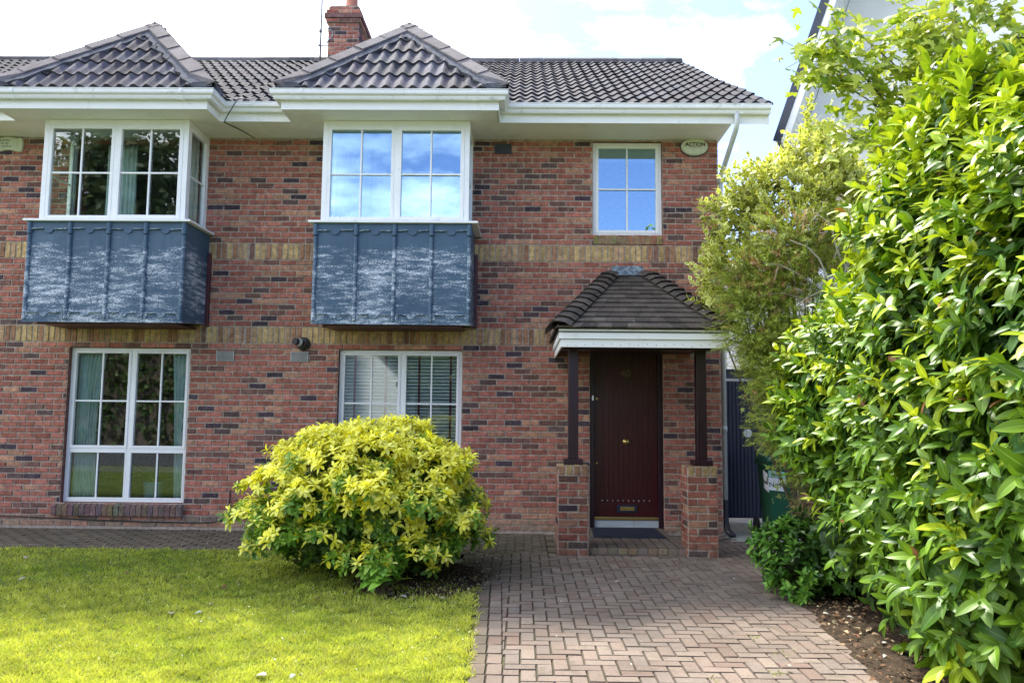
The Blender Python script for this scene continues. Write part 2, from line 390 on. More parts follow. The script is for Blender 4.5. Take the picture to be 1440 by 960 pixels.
# ------------------------------------------------------------------ windows (frame part, panes and sill as sub-parts)
def sash(fr, gl, o, ux, n, a0, a1, z0, z1, bars_v, bars_h, fw=.045, depth=.05, proud=.0, bw=.022):
    """one casement: stiles, rails, glazing bars; coordinates along ux and z, n points outwards"""
    def bx(p0, p1, q0, q1, d0, d1):
        pts = [o + ux * a + n * d + Z_ * z for z in (q0, q1) for a, d in ((p0, d0), (p1, d0), (p1, d1), (p0, d1))]
        fr.hexa(pts, (1, 1, 1))
    bx(a0, a0 + fw, z0, z1, -depth, proud); bx(a1 - fw, a1, z0, z1, -depth, proud)
    bx(a0 + fw, a1 - fw, z0, z0 + fw, -depth, proud); bx(a0 + fw, a1 - fw, z1 - fw, z1, -depth, proud)
    ia, ib, ja, jb = a0 + fw, a1 - fw, z0 + fw, z1 - fw
    vs = [ia + (ib - ia) * t for t in bars_v]; hs = [ja + (jb - ja) * t for t in bars_h]
    for v in vs: bx(v - bw / 2, v + bw / 2, ja, jb, -.030, proud - .010)
    cuts = [ia] + sum([[v - bw / 2, v + bw / 2] for v in vs], []) + [ib]
    for h in hs:
        for k in range(0, len(cuts), 2): bx(cuts[k], cuts[k + 1], h - bw / 2, h + bw / 2, -.030, proud - .012)
    d = -.034; gl.face([o + ux * a + n * d + Z_ * z for a, z in ((ia, ja), (ib, ja), (ib, jb), (ia, jb))], (1, 1, 1))
def build_window(parent, x0, x1, z0, z1, y, kind, glass):
    fr = MB(); gl = MB(); o = Vector((0, y, 0)); n = -Y_; f = .035; mw = .05
    bx = lambda a, b, c, d, e0=-.055, e1=-.006: fr.box(a, b, y - e1, y - e0, c, d, (1, 1, 1))
    bx(x0, x0 + f, z0, z1); bx(x1 - f, x1, z0, z1); bx(x0 + f, x1 - f, z0, z0 + f); bx(x0 + f, x1 - f, z1 - f, z1)
    if kind == 'tall':
        cx = (x0 + x1) / 2 + .02; zt = .985
        bx(cx - .02, cx + .02, z0 + f, z1 - f)
        for a, b in ((x0 + f, cx - .02), (cx + .02, x1 - f)):
            bx(a, b, zt - .018, zt + .018)
            sash(fr, gl, o, X_, n, a, b, zt + .018, z1 - f, [.5], [.48], .036, .05, 0.)
            sash(fr, gl, o, X_, n, a, b, z0 + f, zt - .018, [.5], [], .022, .05, -.004)
    elif kind == 'small':
        sash(fr, gl, o, X_, n, x0 + f, x1 - f, z0 + f, z1 - f, [.5], [.5], .042, .05, 0.)
    w = fr.build('window', M['upvc'], parent, bevel=.004)
    gl.build('pane', glass, w)
    return w
def bay_window(parent, x0, x1, glass):
    z0, z1, y = 3.878, 5.198, -.65
    fr = MB(); gl = MB(); o = Vector((0, y, 0))
    p = .065; cx = (x0 + x1) / 2
    fr.box(x0, x0 + p, y, y + p, z0, z1); fr.box(x1 - p, x1, y, y + p, z0, z1)          # corner posts
    fr.box(x0 + p, x1 - p, y + .004, y + .06, z1 - .075, z1); fr.box(x0 + p, x1 - p, y + .004, y + .06, z0, z0 + .03)
    fr.box(cx - .02, cx + .02, y + .004, y + .06, z0 + .03, z1 - .075)
    o = Vector((0, y + .002, 0))
    sash(fr, gl, o, X_, -Y_, x0 + p, cx - .02, z0 + .03, z1 - .075, [.5], [.49], .042, .05, 0.)
    sash(fr, gl, o, X_, -Y_, cx + .02, x1 - p, z0 + .03, z1 - .075, [.5], [.49], .05, .05, .006)
    for sx, X in ((-1, x0), (1, x1)):
        oo = Vector((X - sx * .002, 0, 0)); n = Vector((sx, 0, 0))
        xa, xb = (X, X + .06) if sx < 0 else (X - .06, X)
        fr.box(xa, xb, y + p, -.002, z1 - .075, z1); fr.box(xa, xb, y + p, -.002, z0, z0 + .03)
        fr.box(xa, xb, -.05, -.002, z0 + .03, z1 - .075)
        sash(fr, gl, oo, Y_, n, y + p, -.05, z0 + .03, z1 - .075, [], [.49], .042, .05, 0.)
    w = fr.build('bay_window', M['upvc'], parent, bevel=.004)
    gl.build('pane', glass, w)
    s = MB()
    sweep(s, [(x0, 0), (x0, y), (x1, y), (x1, 0)], [(-.10, 3.848), (.125, 3.840), (.128, 3.862), (-.10, 3.877)])
    # path runs -y, +x, +y: outward must be on the right, so mirror the order
    s = MB(); e = .125
    s.box(x0 - e, x1 + e, y - e, y + .05, 3.848, 3.876); s.box(x0 - e, x0 + .05, y + .05, -.002, 3.848, 3.876); s.box(x1 - .05, x1 + e, y + .05, -.002, 3.848, 3.876)
    s.build('sill', M['upvc'], w, bevel=.005)
    return w
def lead_panel(parent, x0, x1, seed):
    """lead-clad apron of the bay: sheets, rolled battens, clips and scalloped tabs"""
    rr = random.Random(seed)
    y = -.72; z0, z1 = 2.585, 3.848; zb = 2.65
    mb = MB()
    # gently dished sheets between battens
    cuts = [0, .27, .515, .75, 1.]; W = x1 - x0
    nx, nz = 10, 16
    for c in range(4):
        a, b = x0 + W * cuts[c], x0 + W * cuts[c + 1]
        g = [[(a + (b - a) * i / nx, y - .004 * math.sin(math.pi * i / nx) + rr.uniform(-.0025, .0025), z0 + (z1 - z0) * j / nz) for i in range(nx + 1)] for j in range(nz + 1)]
        for j in range(nz):
            for i in range(nx): mb.face([g[j][i], g[j][i + 1], g[j + 1][i + 1], g[j + 1][i]], (cuts[c], .3 * c, .1 * seed))
    # sides, slightly tapering underside
    for X, s in ((x0, -1), (x1, 1)):
        mb.face([(X, y, z0), (X, -.003, zb), (X, -.003, z1), (X, y, z1)])
        for zz in (3.28,): mb.box(X - .004 if s < 0 else X, X if s < 0 else X + .004, y + .02, -.02, zz, zz + .012)
    mb.face([(x0, y, z0), (x1, y, z0), (x1, -.003, zb), (x0, -.003, zb)])
    mb.face([(x0, y, z1), (x1, y, z1), (x1, -.003, z1), (x0, -.003, z1)])
    p = mb.build('bay_panel', M['lead'], parent, smooth=True)
    bt = MB()
    for i, t in enumerate(cuts):
        X = x0 + W * t + (.022 if i == 0 else -.022 if i == 4 else 0); h = .026
        prof = [(X - h, y), (X - h * .85, y - .018), (X - h * .4, y - .028), (X + h * .4, y - .028), (X + h * .85, y - .018), (X + h, y)]
        bt.prism([(a, b, z0 + .035) for a, b in prof], (0, 0, 1.06)); 
        prof2 = [(X - h * 1.25, y), (X - h * 1.1, y - .022), (X - h * .5, y - .036), (X + h * .5, y - .036), (X + h * 1.1, y - .022), (X + h * 1.25, y)]
        bt.prism([(a, b, z1 - .155) for a, b in prof2], (0, 0, .148))
    bt.build('batten', M['lead'], p, smooth=False, bevel=.004)
    sk = MB(); sk.box(x0 - .004, x1 + .004, y - .010, y + .02, z0 - .002, z0 + .115); sk.build('apron', M['lead'], p); sk = MB(); sk.box(x0, x1, y - .010, y - .002, z1 - .09, z1); sk.build('apron', M['lead'], p)
    for c in range(4):
        a = x0 + W * cuts[c] + .035; b = x0 + W * cuts[c + 1] - .035; m = (a + b) / 2 + rr.uniform(-.01, .01)
        for (zz, rad) in ((z0 + .118, .056), (z1 - .092, .058)):
            for (p0, p1) in ((a + .005, m - .065), (m + .065, b - .005)):
                cl = MB(); t = rr.uniform(-.006, .006)
                cl.obox(((p0 + p1) / 2, y - .018, zz + rr.uniform(-.004, .004)), ((p1 - p0) / 2, 0, t), (0, .012, 0), (0, 0, .006)); cl.build('clip', M['lead3'], p, bevel=.002)
            cl = MB(); cl.prism([(m + rad * math.cos(math.pi + math.pi * i / 12), y - .0105, zz + rad * math.sin(math.pi + math.pi * i / 12)) for i in range(13)], (0, -.007, 0)); cl.build('tab', M['lead3'] if zz < 3 else M['lead'], p, bevel=.002)
        for xx, sgn in ((a - .008, 1), (b + .008, -1)):
            pts = [(xx, y - .0105, z0 + .115)] + [(xx + sgn * .042 * math.cos(t), y - .0105, z0 + .115 - .075 * math.sin(t)) for t in [i * math.pi / 12 for i in range(7)]]
            if sgn < 0: pts = pts[::-1]
            cl = MB(); cl.prism(pts, (0, -.007, 0)); cl.build('tab', M['lead3'], p, bevel=.002)
    tr = MB()
    tr.box(x1 + .001, x1 + .045, -.06, -.002, 2.62, 3.60); tr.box(x0 - .045, x0 - .001, -.06, -.002, 2.62, 3.60)
    tr.box(x0 + .12, x1 - .12, -.62, -.01, 2.575, 2.60)
    tr.build('timber_trim', M['maroon'], p, bevel=.004)

# ------------------------------------------------------------------ roofs
def tcol(base=(.085, .078, .085), v=.35):
    j = random.uniform(1 - v, 1 + v); w = random.uniform(-.012, .014)
    return (max(.01, base[0] * j + w), base[1] * j + w * .6, base[2] * j + w * .5)
def rolls(mb, o, ux, uv, n, W, nc, e, lim, A=.036, T=.024, w=.165, base=(.085, .078, .085), phase=0., vmax=1e9):
    """interlocking double-roll tiles on a plane; lim(v)->(x0,x1) trims each course"""
    ns = 8; st = w / ns; N = int(W / st) + 1
    def h(x):
        t = ((x + phase) % w) / w; return A * (.5 + .5 * math.cos(2 * math.pi * t)) ** 1.15
    for k in range(nc):
        v0 = k * e; v1 = min(v0 + e + .02, vmax)
        if v0 >= vmax - .02: continue
        l0, r0 = lim(v0); l1, r1 = lim(v1)
        jit = {}
        idx = {}
        for i in range(N):
            xa = i * st; xb = xa + st
            if xa < max(l0, l1) - st or xb > min(r0, r1) + st: continue
            tid = int((xa + phase) / (2 * w))
            if tid not in jit: jit[tid] = (random.uniform(-.006, .006), random.uniform(-.003, .004), tcol(base))
            dv, dn, c = jit[tid]
            P = lambda x, v, q: o + ux * x + uv * v + n * (h(x) + q + dn)
            a0, b0 = P(xa, v0 + dv, 0 - .004), P(xb, v0 + dv, -.004)
            a1, b1 = P(xa, v0 + dv, T), P(xb, v0 + dv, T)
            a2, b2 = P(xa, v1, 0), P(xb, v1, 0)
            mb.face([a0, b0, b1, a1], tuple(q * .6 for q in c)); mb.face([a1, b1, b2, a2], c)
def main_roof(parent, x0, x1, x1t, nc=14):
    ang = math.atan2(2.58, 4.3); uv = Vector((0, math.cos(ang), math.sin(ang))); n = Vector((0, -math.sin(ang), math.cos(ang)))
    o = Vector((x0, -.70, 5.395)); L = 4.3 / math.cos(ang); e = L / nc
    mb = MB(); mb2 = MB()
    rolls(mb, o, X_, uv, n, x1 - x0, nc, e, lambda v: (0, (x1 - x0) + (x1t - x1) * v / L), base=(.030, .031, .042))
    yr, zr = o.y + 4.3, o.z + 2.58
    # decking under the tiles and the rear slope
    th = .03
    mb.hexa([(x0, -.68, 5.36), (x1 - .04, -.68, 5.36), (x1t - .04, yr, zr - .05), (x0, yr, zr - .05), (x0, -.68, 5.385), (x1 - .04, -.68, 5.385), (x1t - .04, yr, zr - .02), (x0, yr, zr - .02)], (.10, .09, .09))
    mb.hexa([(x0, yr, zr - .05), (x1t, yr, zr - .05), (x1t, 8.3, 5.25), (x0, 8.3, 5.25), (x0, yr, zr + .02), (x1t, yr, zr + .02), (x1t, 8.3, 5.32), (x0, 8.3, 5.32)], (.07, .065, .07))
    r = mb.build('roof', M['tile'], parent)
    x = x0
    while x < x1t - .02:
        l = min(.45, x1t + .02 - x); dz = random.uniform(-.004, .006)
        prof = [(-.15, -.05), (-.12, .03), (-.05, .085), (0, .095), (.05, .085), (.12, .03), (.15, -.05), (.13, -.06), (0, .07), (-.13, -.06)]
        mb2.prism([(x, yr + a, zr + b + dz) for a, b in prof], (l - .006, 0, 0), tcol((.11, .105, .11)))
        x += .45
    mb2.build('ridge_tile', M['hip'], r)
    return r
def bay_roof(parent, c, hw=1.385):
    y0, z0, ya, za = -1.10, 5.405, .20, 6.86
    rise = za - z0; run = ya - y0; L = math.hypot(rise, run)
    uv = Vector((0, run / L, rise / L)); n = Vector((0, -rise / L, run / L)); e = L / 5.35
    mb = MB()
    rolls(mb, Vector((c - hw, y0, z0)), X_, uv, n, 2 * hw, 6, e, lambda v: (hw * v / L, 2 * hw - hw * v / L), A=.042, T=.026, base=(.088, .084, .096), vmax=L - .05)
    Ls = math.hypot(hw, rise); yb = 1.9
    for s in (-1, 1):
        us = Vector((-s * hw / Ls, 0, rise / Ls)); nn = Vector((s * rise / Ls, 0, hw / Ls))
        o = Vector((c + s * hw, y0, z0)); es = Ls / 5.35
        rolls(mb, o, Y_, us, nn, yb - y0, 6, es, lambda v: (run * v / Ls, yb - y0), A=.042, T=.026, base=(.12, .112, .12), vmax=Ls - .07)
    # deck
    mb.face([(c - hw, y0, z0 - .01), (c + hw, y0, z0 - .01), (c, ya, za - .012)], (.06, .06, .06))
    for s in (-1, 1): mb.face([(c + s * hw, y0, z0 - .01), (c + s * hw, yb, z0 - .01), (c, yb, za - .012), (c, ya, za - .012)], (.06, .06, .06))
    r = mb.build('bay_roof', M['tile'], parent)
    def cl(p, q=.012):
        p = Vector(p)
        if p.z < z0 + q: p.z = z0 + q
        p.y = max(p.y, y0 - .035); p.x = min(max(p.x, c - hw - .035), c + hw + .035); return p
    hp = MB(); mo = MB(); A = Vector((c, ya, za + .03))
    for s in (-1, 1):
        B = Vector((c + s * (hw + .03), y0 - .03, z0 + .03)); d = (A - B); D = d.length; d.normalize()
        nf = n; ns_ = Vector((s * rise / Ls, 0, hw / Ls))
        wf = nf.cross(d).normalized(); wf = wf if wf.x * s < 0 else -wf
        wsd = ns_.cross(d).normalized(); wsd = wsd if wsd.y > 0 else -wsd
        up = (nf + ns_).normalized(); seg = .46; t = 0.
        while t < D - .02:
            t2 = min(t + seg, D + .02); lift = random.uniform(0, .008); c_ = tcol((.15, .135, .135), .15)
            for wv in (wf, wsd):
                p0 = B + d * t + up * (.062 + lift); p1 = B + d * t2 + up * (.050 + lift)
                q0 = cl(p0 + wv * .165 - up * .004, .045); q1 = cl(p1 + wv * .165 - up * .004, .045)
                dn = -up * .022
                hp.hexa([p0 + dn, q0 + dn, q1 + dn, p1 + dn, p0, q0, q1, p1], c_)
            t = t2
        # bedding mortar below each wing, uneven
        k = 26; 
        for wv, nn in ((wf, nf), (wsd, ns_)):
            prev = None
            for i in range(k + 1):
                tt = D * i / k; p = B + d * tt
                a = p + wv * .05 + up * .03; b = p + wv * .16 + up * .030; cc = p + wv * (.235 + random.uniform(-.03, .03)) + nn * .028; dd = cc - nn * .05
                cur = (cl(a), cl(b), cl(cc), cl(dd, .0))
                if prev:
                    for j in range(3): mo.face([prev[j], cur[j], cur[j + 1], prev[j + 1]])
                prev = cur
        # mortared end of the hip above the gutter
        mo.prism([cl(B + Z_ * .06), cl(B, 0), cl(B - X_ * s * .32, 0), cl(B - X_ * s * .26) + Z_ * .05], (0, .02, 0)); mo.prism([cl(B + Z_ * .06), cl(B, 0), cl(B + Y_ * .32, 0), cl(B + Y_ * .26) + Z_ * .05], (-s * .02, 0, 0))
    y = ya - .05
    while y < yb:
        for s in (-1, 1):
            hp.hexa([(c, y, za + .05), (c + s * .14, y, za - .05), (c + s * .14, y + .44, za - .05), (c, y + .44, za + .05), (c, y, za + .075), (c + s * .15, y, za - .03), (c + s * .15, y + .44, za - .03), (c, y + .44, za + .075)], tcol((.19, .18, .17), .15))
        y += .45
    hp.build('hip_tile', M['hip'], r, bevel=.004); mo.build('mortar_bed', M['mortar'], r)
def eaves(parent, path, x0, x1, bx0, bx1, bc, nails=True):
    f = MB(); sweep(f, path, [(0, 5.195), (.018, 5.190), (.018, 5.345), (0, 5.345)]); f.build('fascia', M['fascia'], parent, bevel=.003)
    s = MB(); s.box(x0, x1, -.6, .27, 5.200, 5.218); s.box(bx0, bx1, -1., -.602, 5.201, 5.217)
    s.build('soffit', M['soffit'], parent)
    g = MB(); pr = [(.022, 5.300), (.085, 5.296), (.095, 5.318), (.098, 5.335), (.125, 5.352), (.130, 5.372), (.130, 5.402), (.138, 5.404), (.138, 5.412), (.122, 5.412), (.120, 5.375), (.088, 5.345), (.080, 5.308), (.028, 5.312), (.028, 5.400), (.022, 5.400)]
    sweep(g, path, pr)
    # union brackets
    for i in range(len(path) - 1):
        p, q = Vector((*path[i], 0)), Vector((*path[i + 1], 0)); d = q - p
        if d.length < 1: continue
        dn = d.normalized(); o = Vector((dn.y, -dn.x, 0)); k = max(2, int(d.length / 1.3))
        for j in range(k):
            c = p + d * ((j + .12) / (k - .75) if k > 1 else .5)
            if (c - p).length > d.length: continue
            prf = [(.018, 5.290), (.090, 5.290), (.101, 5.318), (.104, 5.333), (.131, 5.350), (.136, 5.372), (.136, 5.406), (.118, 5.406), (.018, 5.330)]
            g.prism([c + o * a + Z_ * z - dn * .02 for a, z in prf], dn * .04)
    g.build('gutter', M['gutter'], parent)

PX = -3.70
# =================================================================== THE PAIR OF HOUSES
house = empty('brick_house', (-.5, 0, G), 'right half of the red brick pair, with tiled porch and dark red front door', 'house', 'pair of semi-detached brick houses')
left = empty('brick_house', (-6.8, 0, G), 'left half of the red brick pair, with teal curtains in its lower window', 'house', 'pair of semi-detached brick houses')
PX = -3.70
GW = (-2.43, -.795, .30, 2.335); SW = (.925, 1.855, 3.885, 5.175); RB = (-2.50, -.745, 3.9, 5.12); DR = (.885, 1.84, G - .1, 2.42)
LW = (-6.02, -4.40, .30, 2.335); LB = (-6.07, -4.335, 3.9, 5.12)
house_wall(house, PX, 2.60, [GW, SW, RB, DR], gable=True)
house_wall(left, -10.2, PX, [LW, LB])
main_roof(house, PX, 3.14, 2.87); main_roof(left, -10.2, PX, PX)
bay_roof(house, -1.62); bay_roof(left, -5.20)
eaves(house, [(PX, -.6), (-2.97, -.6), (-2.97, -1.), (-.33, -1.), (-.33, -.6), (3.10, -.6)], PX, 2.64, -2.965, -.335, -1.62)
eaves(left, [(-10.2, -.6), (-6.52, -.6), (-6.52, -1.), (-3.92, -1.), (-3.92, -.6), (PX, -.6)], -10.2, PX, -6.515, -3.925, -5.2)
# verge board of the gable overhang
vb = MB(); vb.hexa([(3.085, -.58, 5.20), (3.105, -.58, 5.20), (2.835, 3.6, 7.80), (2.815, 3.6, 7.80), (3.085, -.62, 5.36), (3.105, -.62, 5.36), (2.835, 3.6, 7.96), (2.815, 3.6, 7.96)])
vb.build('verge_board', M['fascia'], house)
# windows
def sill_bricks(parent_w, x0, x1, z0, z1, proj, colf, slope=.03):
    s = MB(); x = x0
    s.box(x0 + .003, x1 - .003, -proj + .012, .02, z0 + .004, z1 - slope - .012, MORT)
    n_ = max(1, round((x1 - x0) / .075)); w = (x1 - x0) / n_
    for i in range(n_):
        a, b = x0 + i * w + .005, x0 + (i + 1) * w - .005; j = random.uniform(-.003, .003); c = colf()
        s.hexa([(a, -proj + j, z0), (b, -proj + j, z0), (b, .03, z0), (a, .03, z0), (a, -proj + j, z1 - slope), (b, -proj + j, z1 - slope), (b, .03, z1), (a, .03, z1)], c)
    s.build('sill', M['brick'], parent_w, bevel=.004)
gcol = lambda: tuple(x * random.uniform(.8, 1.2) for x in (.17, .125, .10))
w = build_window(house, GW[0] + .004, GW[1] - .004, .305, 2.33, .055, 'tall', M['glass']); sill_bricks(w, -2.50, -.72, .14, .30, .065, gcol)
w = build_window(house, SW[0] + .003, SW[1] - .003, 3.89, 5.17, .035, 'small', M['glass2']); sill_bricks(w, .93, 1.85, 3.765, 3.885, .022, lambda: tuple(x * random.uniform(.75, 1.15) for x in (.33, .22, .11)), .01)
bay_window(house, -2.555, -.69, M['glass2'])
w = build_window(left, LW[0] + .004, LW[1] - .004, .305, 2.33, .055, 'tall', M['glass']); sill_bricks(w, -6.10, -4.39, .14, .30, .065, gcol)
bay_window(left, -6.13, -4.275, M['glass3'])
lead_panel(house, -2.61, -.65, 3); lead_panel(left, -6.205, -4.215, 8)
# chimney
ch = MB(); cx0, cx1, cy0, cy1 = -3.57, -3.02, 3.2, 4.3
def shaft(mb, x0, x1, y0, y1, z0, rows):
    mb.box(x0, x1, y0, y1, z0, z0 + rows * .075, MORT)
    faces = [(Vector((0, y0, 0)), X_, -Y_, x0, x1), (Vector((x1, 0, 0)), Y_, X_, y0, y1), (Vector((x0, 0, 0)), Y_, -X_, y0, y1), (Vector((0, y1, 0)), X_, Y_, x0, x1)]
    for k in range(rows):
        for o, ux, n, a, b in faces: course(mb, o, ux, Z_, n, a, b, z0 + k * .075, .075, .225, a + (k % 2) * .1125, [], bcol)
chb = MB()
def shaft2(x0, x1, y0, y1, z0, rows): shaft(ch, x0, x1, y0, y1, z0, rows)
shaft2(cx0, cx1, cy0, cy1, 7.33, 16)
shaft2(cx0 - .035, cx1 + .035, cy0 - .035, cy1 + .035, 8.531, 1)
ch.box(cx0 - .065, cx1 + .065, cy0 - .065, cy1 + .065, 8.607, 8.69, (.20, .11, .10))
shaft2(cx0 - .035, cx1 + .035, cy0 - .035, cy1 + .035, 8.691, 1)
shaft2(cx0 - .0, cx1 + .0, cy0 - .0, cy1 + .0, 8.767, 1)
ch.box(cx0 + .02, cx1 - .02, cy0 + .02, cy1 - .02, 8.843, 8.87, (.3, .28, .25))
chim = ch.build('chimney', M['brick'], house)
pt = MB(); pt.tube([(-3.25, 3.6, 8.87), (-3.25, 3.6, 8.93), (-3.25, 3.6, 8.94), (-3.25, 3.6, 9.35), (-3.25, 3.6, 9.36), (-3.25, 3.6, 9.42)], [.13, .13, .115, .105, .13, .13], 20)
pt.build('chimney_pot', M['terra'], chim, smooth=False)
# downpipe with its swan neck to the corner of the gable
dp = MB(); dp.tube([(2.68, -.665, 5.33), (2.68, -.665, 5.19), (2.68, -.655, 5.15), (2.68, -.62, 5.11), (2.665, -.02, 4.78), (2.655, .05, 4.73), (2.652, .075, 4.68), (2.652, .08, 4.5), (2.652, .08, .42)], .034, 12)
for z in (4.62, 2.9, 1.3): dp.tube([(2.652, .08, z), (2.652, .08, z + .07)], .040, 12); 
dp.box(2.60, 2.67, .03, .13, 4.64, 4.655)
d_ = dp.build('downpipe', M['pipe'], house, smooth=True)
sh = MB(); sh.tube([(2.652, .08, .42), (2.652, .08, .12), (2.66, -.0, .03), (2.70, -.10, G + .01)], .042, 12); sh.build('pipe_shoe', M['black'], d_, smooth=True)
# flue
fl = MB(); fl.disc((-2.895, -.008, 2.40), (0, -1, 0), .088, .014, 24, dome=.02); fl.tube([(-2.895, -.02, 2.40), (-2.905, -.09, 2.405)], .068, 20); fl.tube([(-2.905, -.09, 2.405), (-2.965, -.19, 2.418)], .047, 18)
flo = fl.build('flue', M['black'], house, smooth=False)
fe = MB(); fe.tube([(-2.917, -.112, 2.408), (-2.940, -.150, 2.413)], .0495, 18); fe.build('flue_collar', M['pipe'], flo)
# air vents
def vent(parent, x, z, m, w=.235, h=.135, n_=8):
    v = MB(); y = -.012
    v.box(x - w / 2, x + w / 2, y, .0, z - h / 2, z + h / 2, (.03,) * 3, 1)
    b = .012
    v.box(x - w / 2, x - w / 2 + b, y - .008, y - .001, z - h / 2, z + h / 2); v.box(x + w / 2 - b, x + w / 2, y - .008, y - .001, z - h / 2, z + h / 2)
    for k in range(n_ + 1):
        zz = z - h / 2 + b / 2 + k * (h - b) / n_
        v.obox((x, y - .005, zz), (w / 2 - b, 0, 0), (0, .004, -.002), (0, 0, .0035))
    return v.build('air_vent', [m, M['black']], parent)
M['ventg'] = mat('vent_grey', (.42, .42, .41), .6); M['ventd'] = mat('vent_dark', (.07, .075, .10), .7)
vent(house, -2.945, 2.225, M['ventg']); vent(left, -3.93, 2.225, M['ventg']); vent(house, -.285, 5.06, M['ventd'])

# ---- front door
fd = MB(); y0 = .085
fr_ = MB()
for a, b in ((.888, .945), (1.778, 1.837)): fr_.box(a, b, .02, .15, .055, 2.415)
fr_.box(.945, 1.778, .02, .15, 2.33, 2.415)
fr_.build('door_frame', M['mahog'], house, bevel=.006)
nb = 13; bw = (1.776 - .947) / nb
for i in range(nb):
    a = .947 + i * bw; fd.box(a + .0015, a + bw - .0015, y0, y0 + .045, .19, 2.328)
fd.box(.947, 1.776, y0 + .012, y0 + .040, .19, 2.328)
fd.box(.947, 1.040, y0 - .006, y0 - .0005, .19, 2.328); fd.box(1.690, 1.776, y0 - .006, y0 - .0005, .19, 2.328)
fd.box(1.040, 1.690, y0 - .006, y0 - .0005, .19, .36)
door = fd.build('front_door', M['doorm'], house, bevel=.004)
for i in range(10):
    st = MB(); st.disc((1.055 + i * .068, y0 - .006, .395), (0, -1, 0), .0085, .003, 10, dome=.006)
    st.build('door_stud', M['steel'], door, smooth=True)
kb = MB(); kb.disc((1.365, y0, 1.155), (0, -1, 0), .042, .006, 22); kb.tube([(1.365, y0, 1.155), (1.365, y0 - .03, 1.155)], .016, 14)
kb.tube([(1.365, y0 - .03, 1.155), (1.365, y0 - .038, 1.155), (1.365, y0 - .05, 1.155), (1.365, y0 - .062, 1.155), (1.365, y0 - .068, 1.155)], [.02, .032, .036, .028, .008], 18)
kb.build('door_knob', M['brass'], door, smooth=True)
lb = MB(); lb.box(1.245, 1.505, y0 - .016, y0 - .006, .245, .34); lb.build('letterbox', M['dark'], door, bevel=.004)
lf = MB(); lf.box(1.285, 1.470, y0 - .023, y0 - .017, .268, .318); lf.build('letterbox_flap', M['brass'], bpy.data.objects['letterbox'] if False else door, bevel=.003)
lk = MB(); lk.disc((.985, y0 - .006, 1.715), (0, -1, 0), .018, .008, 16, dome=.004); lk.build('door_lock', M['brass'], door); lk = MB(); lk.disc((.985, y0 - .006, .875), (0, -1, 0), .014, .006, 16, dome=.003)
lk.build('door_lock', M['brass'], door)
l2 = MB(); l2.box(.915, .938, .008, .019, 1.690, 1.755); l2.build('doorbell', M['upvc'], house, bevel=.005)
M['num'] = mat('number_metal', (.14, .11, .08), .4, metal=.7)
text('house_number', '40', .13, Vector((1.365, y0 - .006, 2.045)), Matrix.Rotation(R(90), 3, 'X'), M['num'], door, .004, .003)
kp = MB(); kp.box(.945, 1.46, .05, .072, .055, .150); kp.box(1.464, 1.778, .05, .072, .055, .150); kp.build('threshold_board', M['slab'], house, bevel=.002)
tb = MB(); tb.box(.945, 1.778, .035, .085, .152, .188); tb.build('threshold_bar', M['brass'], house, bevel=.006)
# doorstep of blocks
stp = MB(); zs = .052
stp.box(.735, 1.822, -1.44, .04, G - .02, zs - .016, (.20, .17, .14))
def blk(mb, a, b, c, d, z, col, e=.006, h=.014):
    j = lambda: random.uniform(-.0015, .0015)
    dz = random.uniform(-.0025, .0025); t = [(a + e, c + e), (b - e, c + e), (b - e, d - e), (a + e, d - e)]; o_ = [(a, c), (b, c), (b, d), (a, d)]
    bq = len(mb.v); mb.v += [(p, q, z - h) for p, q in o_] + [(p, q, z + dz + j()) for p, q in t]
    mb.f.append((bq + 4, bq + 5, bq + 6, bq + 7)); mb.c.append(col); mb.m.append(0)
    for i in range(4):
        i2 = (i + 1) % 4; mb.f.append((bq + i, bq + i2, bq + 4 + i2, bq + 4 + i)); mb.c.append(tuple(x * .7 for x in col)); mb.m.append(0)
def pcol(x, y):
    u = random.random(); j = random.uniform(.92, 1.08)
    c = (.190, .146, .116) if u < .45 else (.178, .144, .118) if u < .75 else (.206, .164, .130) if u < .93 else (.172, .124, .098)
    # moss and leaf stain over the blocks beside the shrub; darker olive along the wall
    m = math.exp(-((x + .45) ** 2 / .30 + (y + 2.1) ** 2 / .9)) * 1.1 + (.55 if (y > -1.5 and x < .35) else 0)
    m *= random.uniform(.5, 1.15); m = min(m, .85)
    c = tuple(a * (1 - m) + b * m for a, b in zip(c, (.095, .085, .045)))
    return tuple(x_ * j for x_ in c)
x = .735
while x < 1.81:
    b = min(x + .108, 1.82); yy = -1.44
    for k in range(7):
        blk(stp, x + .003, b - .003, -1.44 + k * .21, min(-1.44 + (k + 1) * .21 - .006, .03), zs, tuple(v * .8 for v in pcol(1.2, -4)))
    brick(stp, Vector((0, -1.44, 0)), X_, Z_, -Y_, x + .004, b - .004, G, zs - .008, tuple(v * random.uniform(.7, 1.) for v in (.30, .24, .16)), .008)
    x += .111
stp.build('doorstep', M['paver'], house)
dm = empty('doormat', (1.30, -.45, zs), 'thin dark navy rubber mat lying on the step in front of the front door', 'doormat')
mm = MB(); mm.hexa([(.86, -.78, zs + .002), (1.72, -.80, zs + .002), (1.70, -.04, zs + .002), (.90, -.02, zs + .002), (.865, -.775, zs + .014), (1.715, -.795, zs + .014), (1.695, -.045, zs + .014), (.905, -.025, zs + .014)])
mm.build('mat_pad', M['rubber'], dm, bevel=.003)
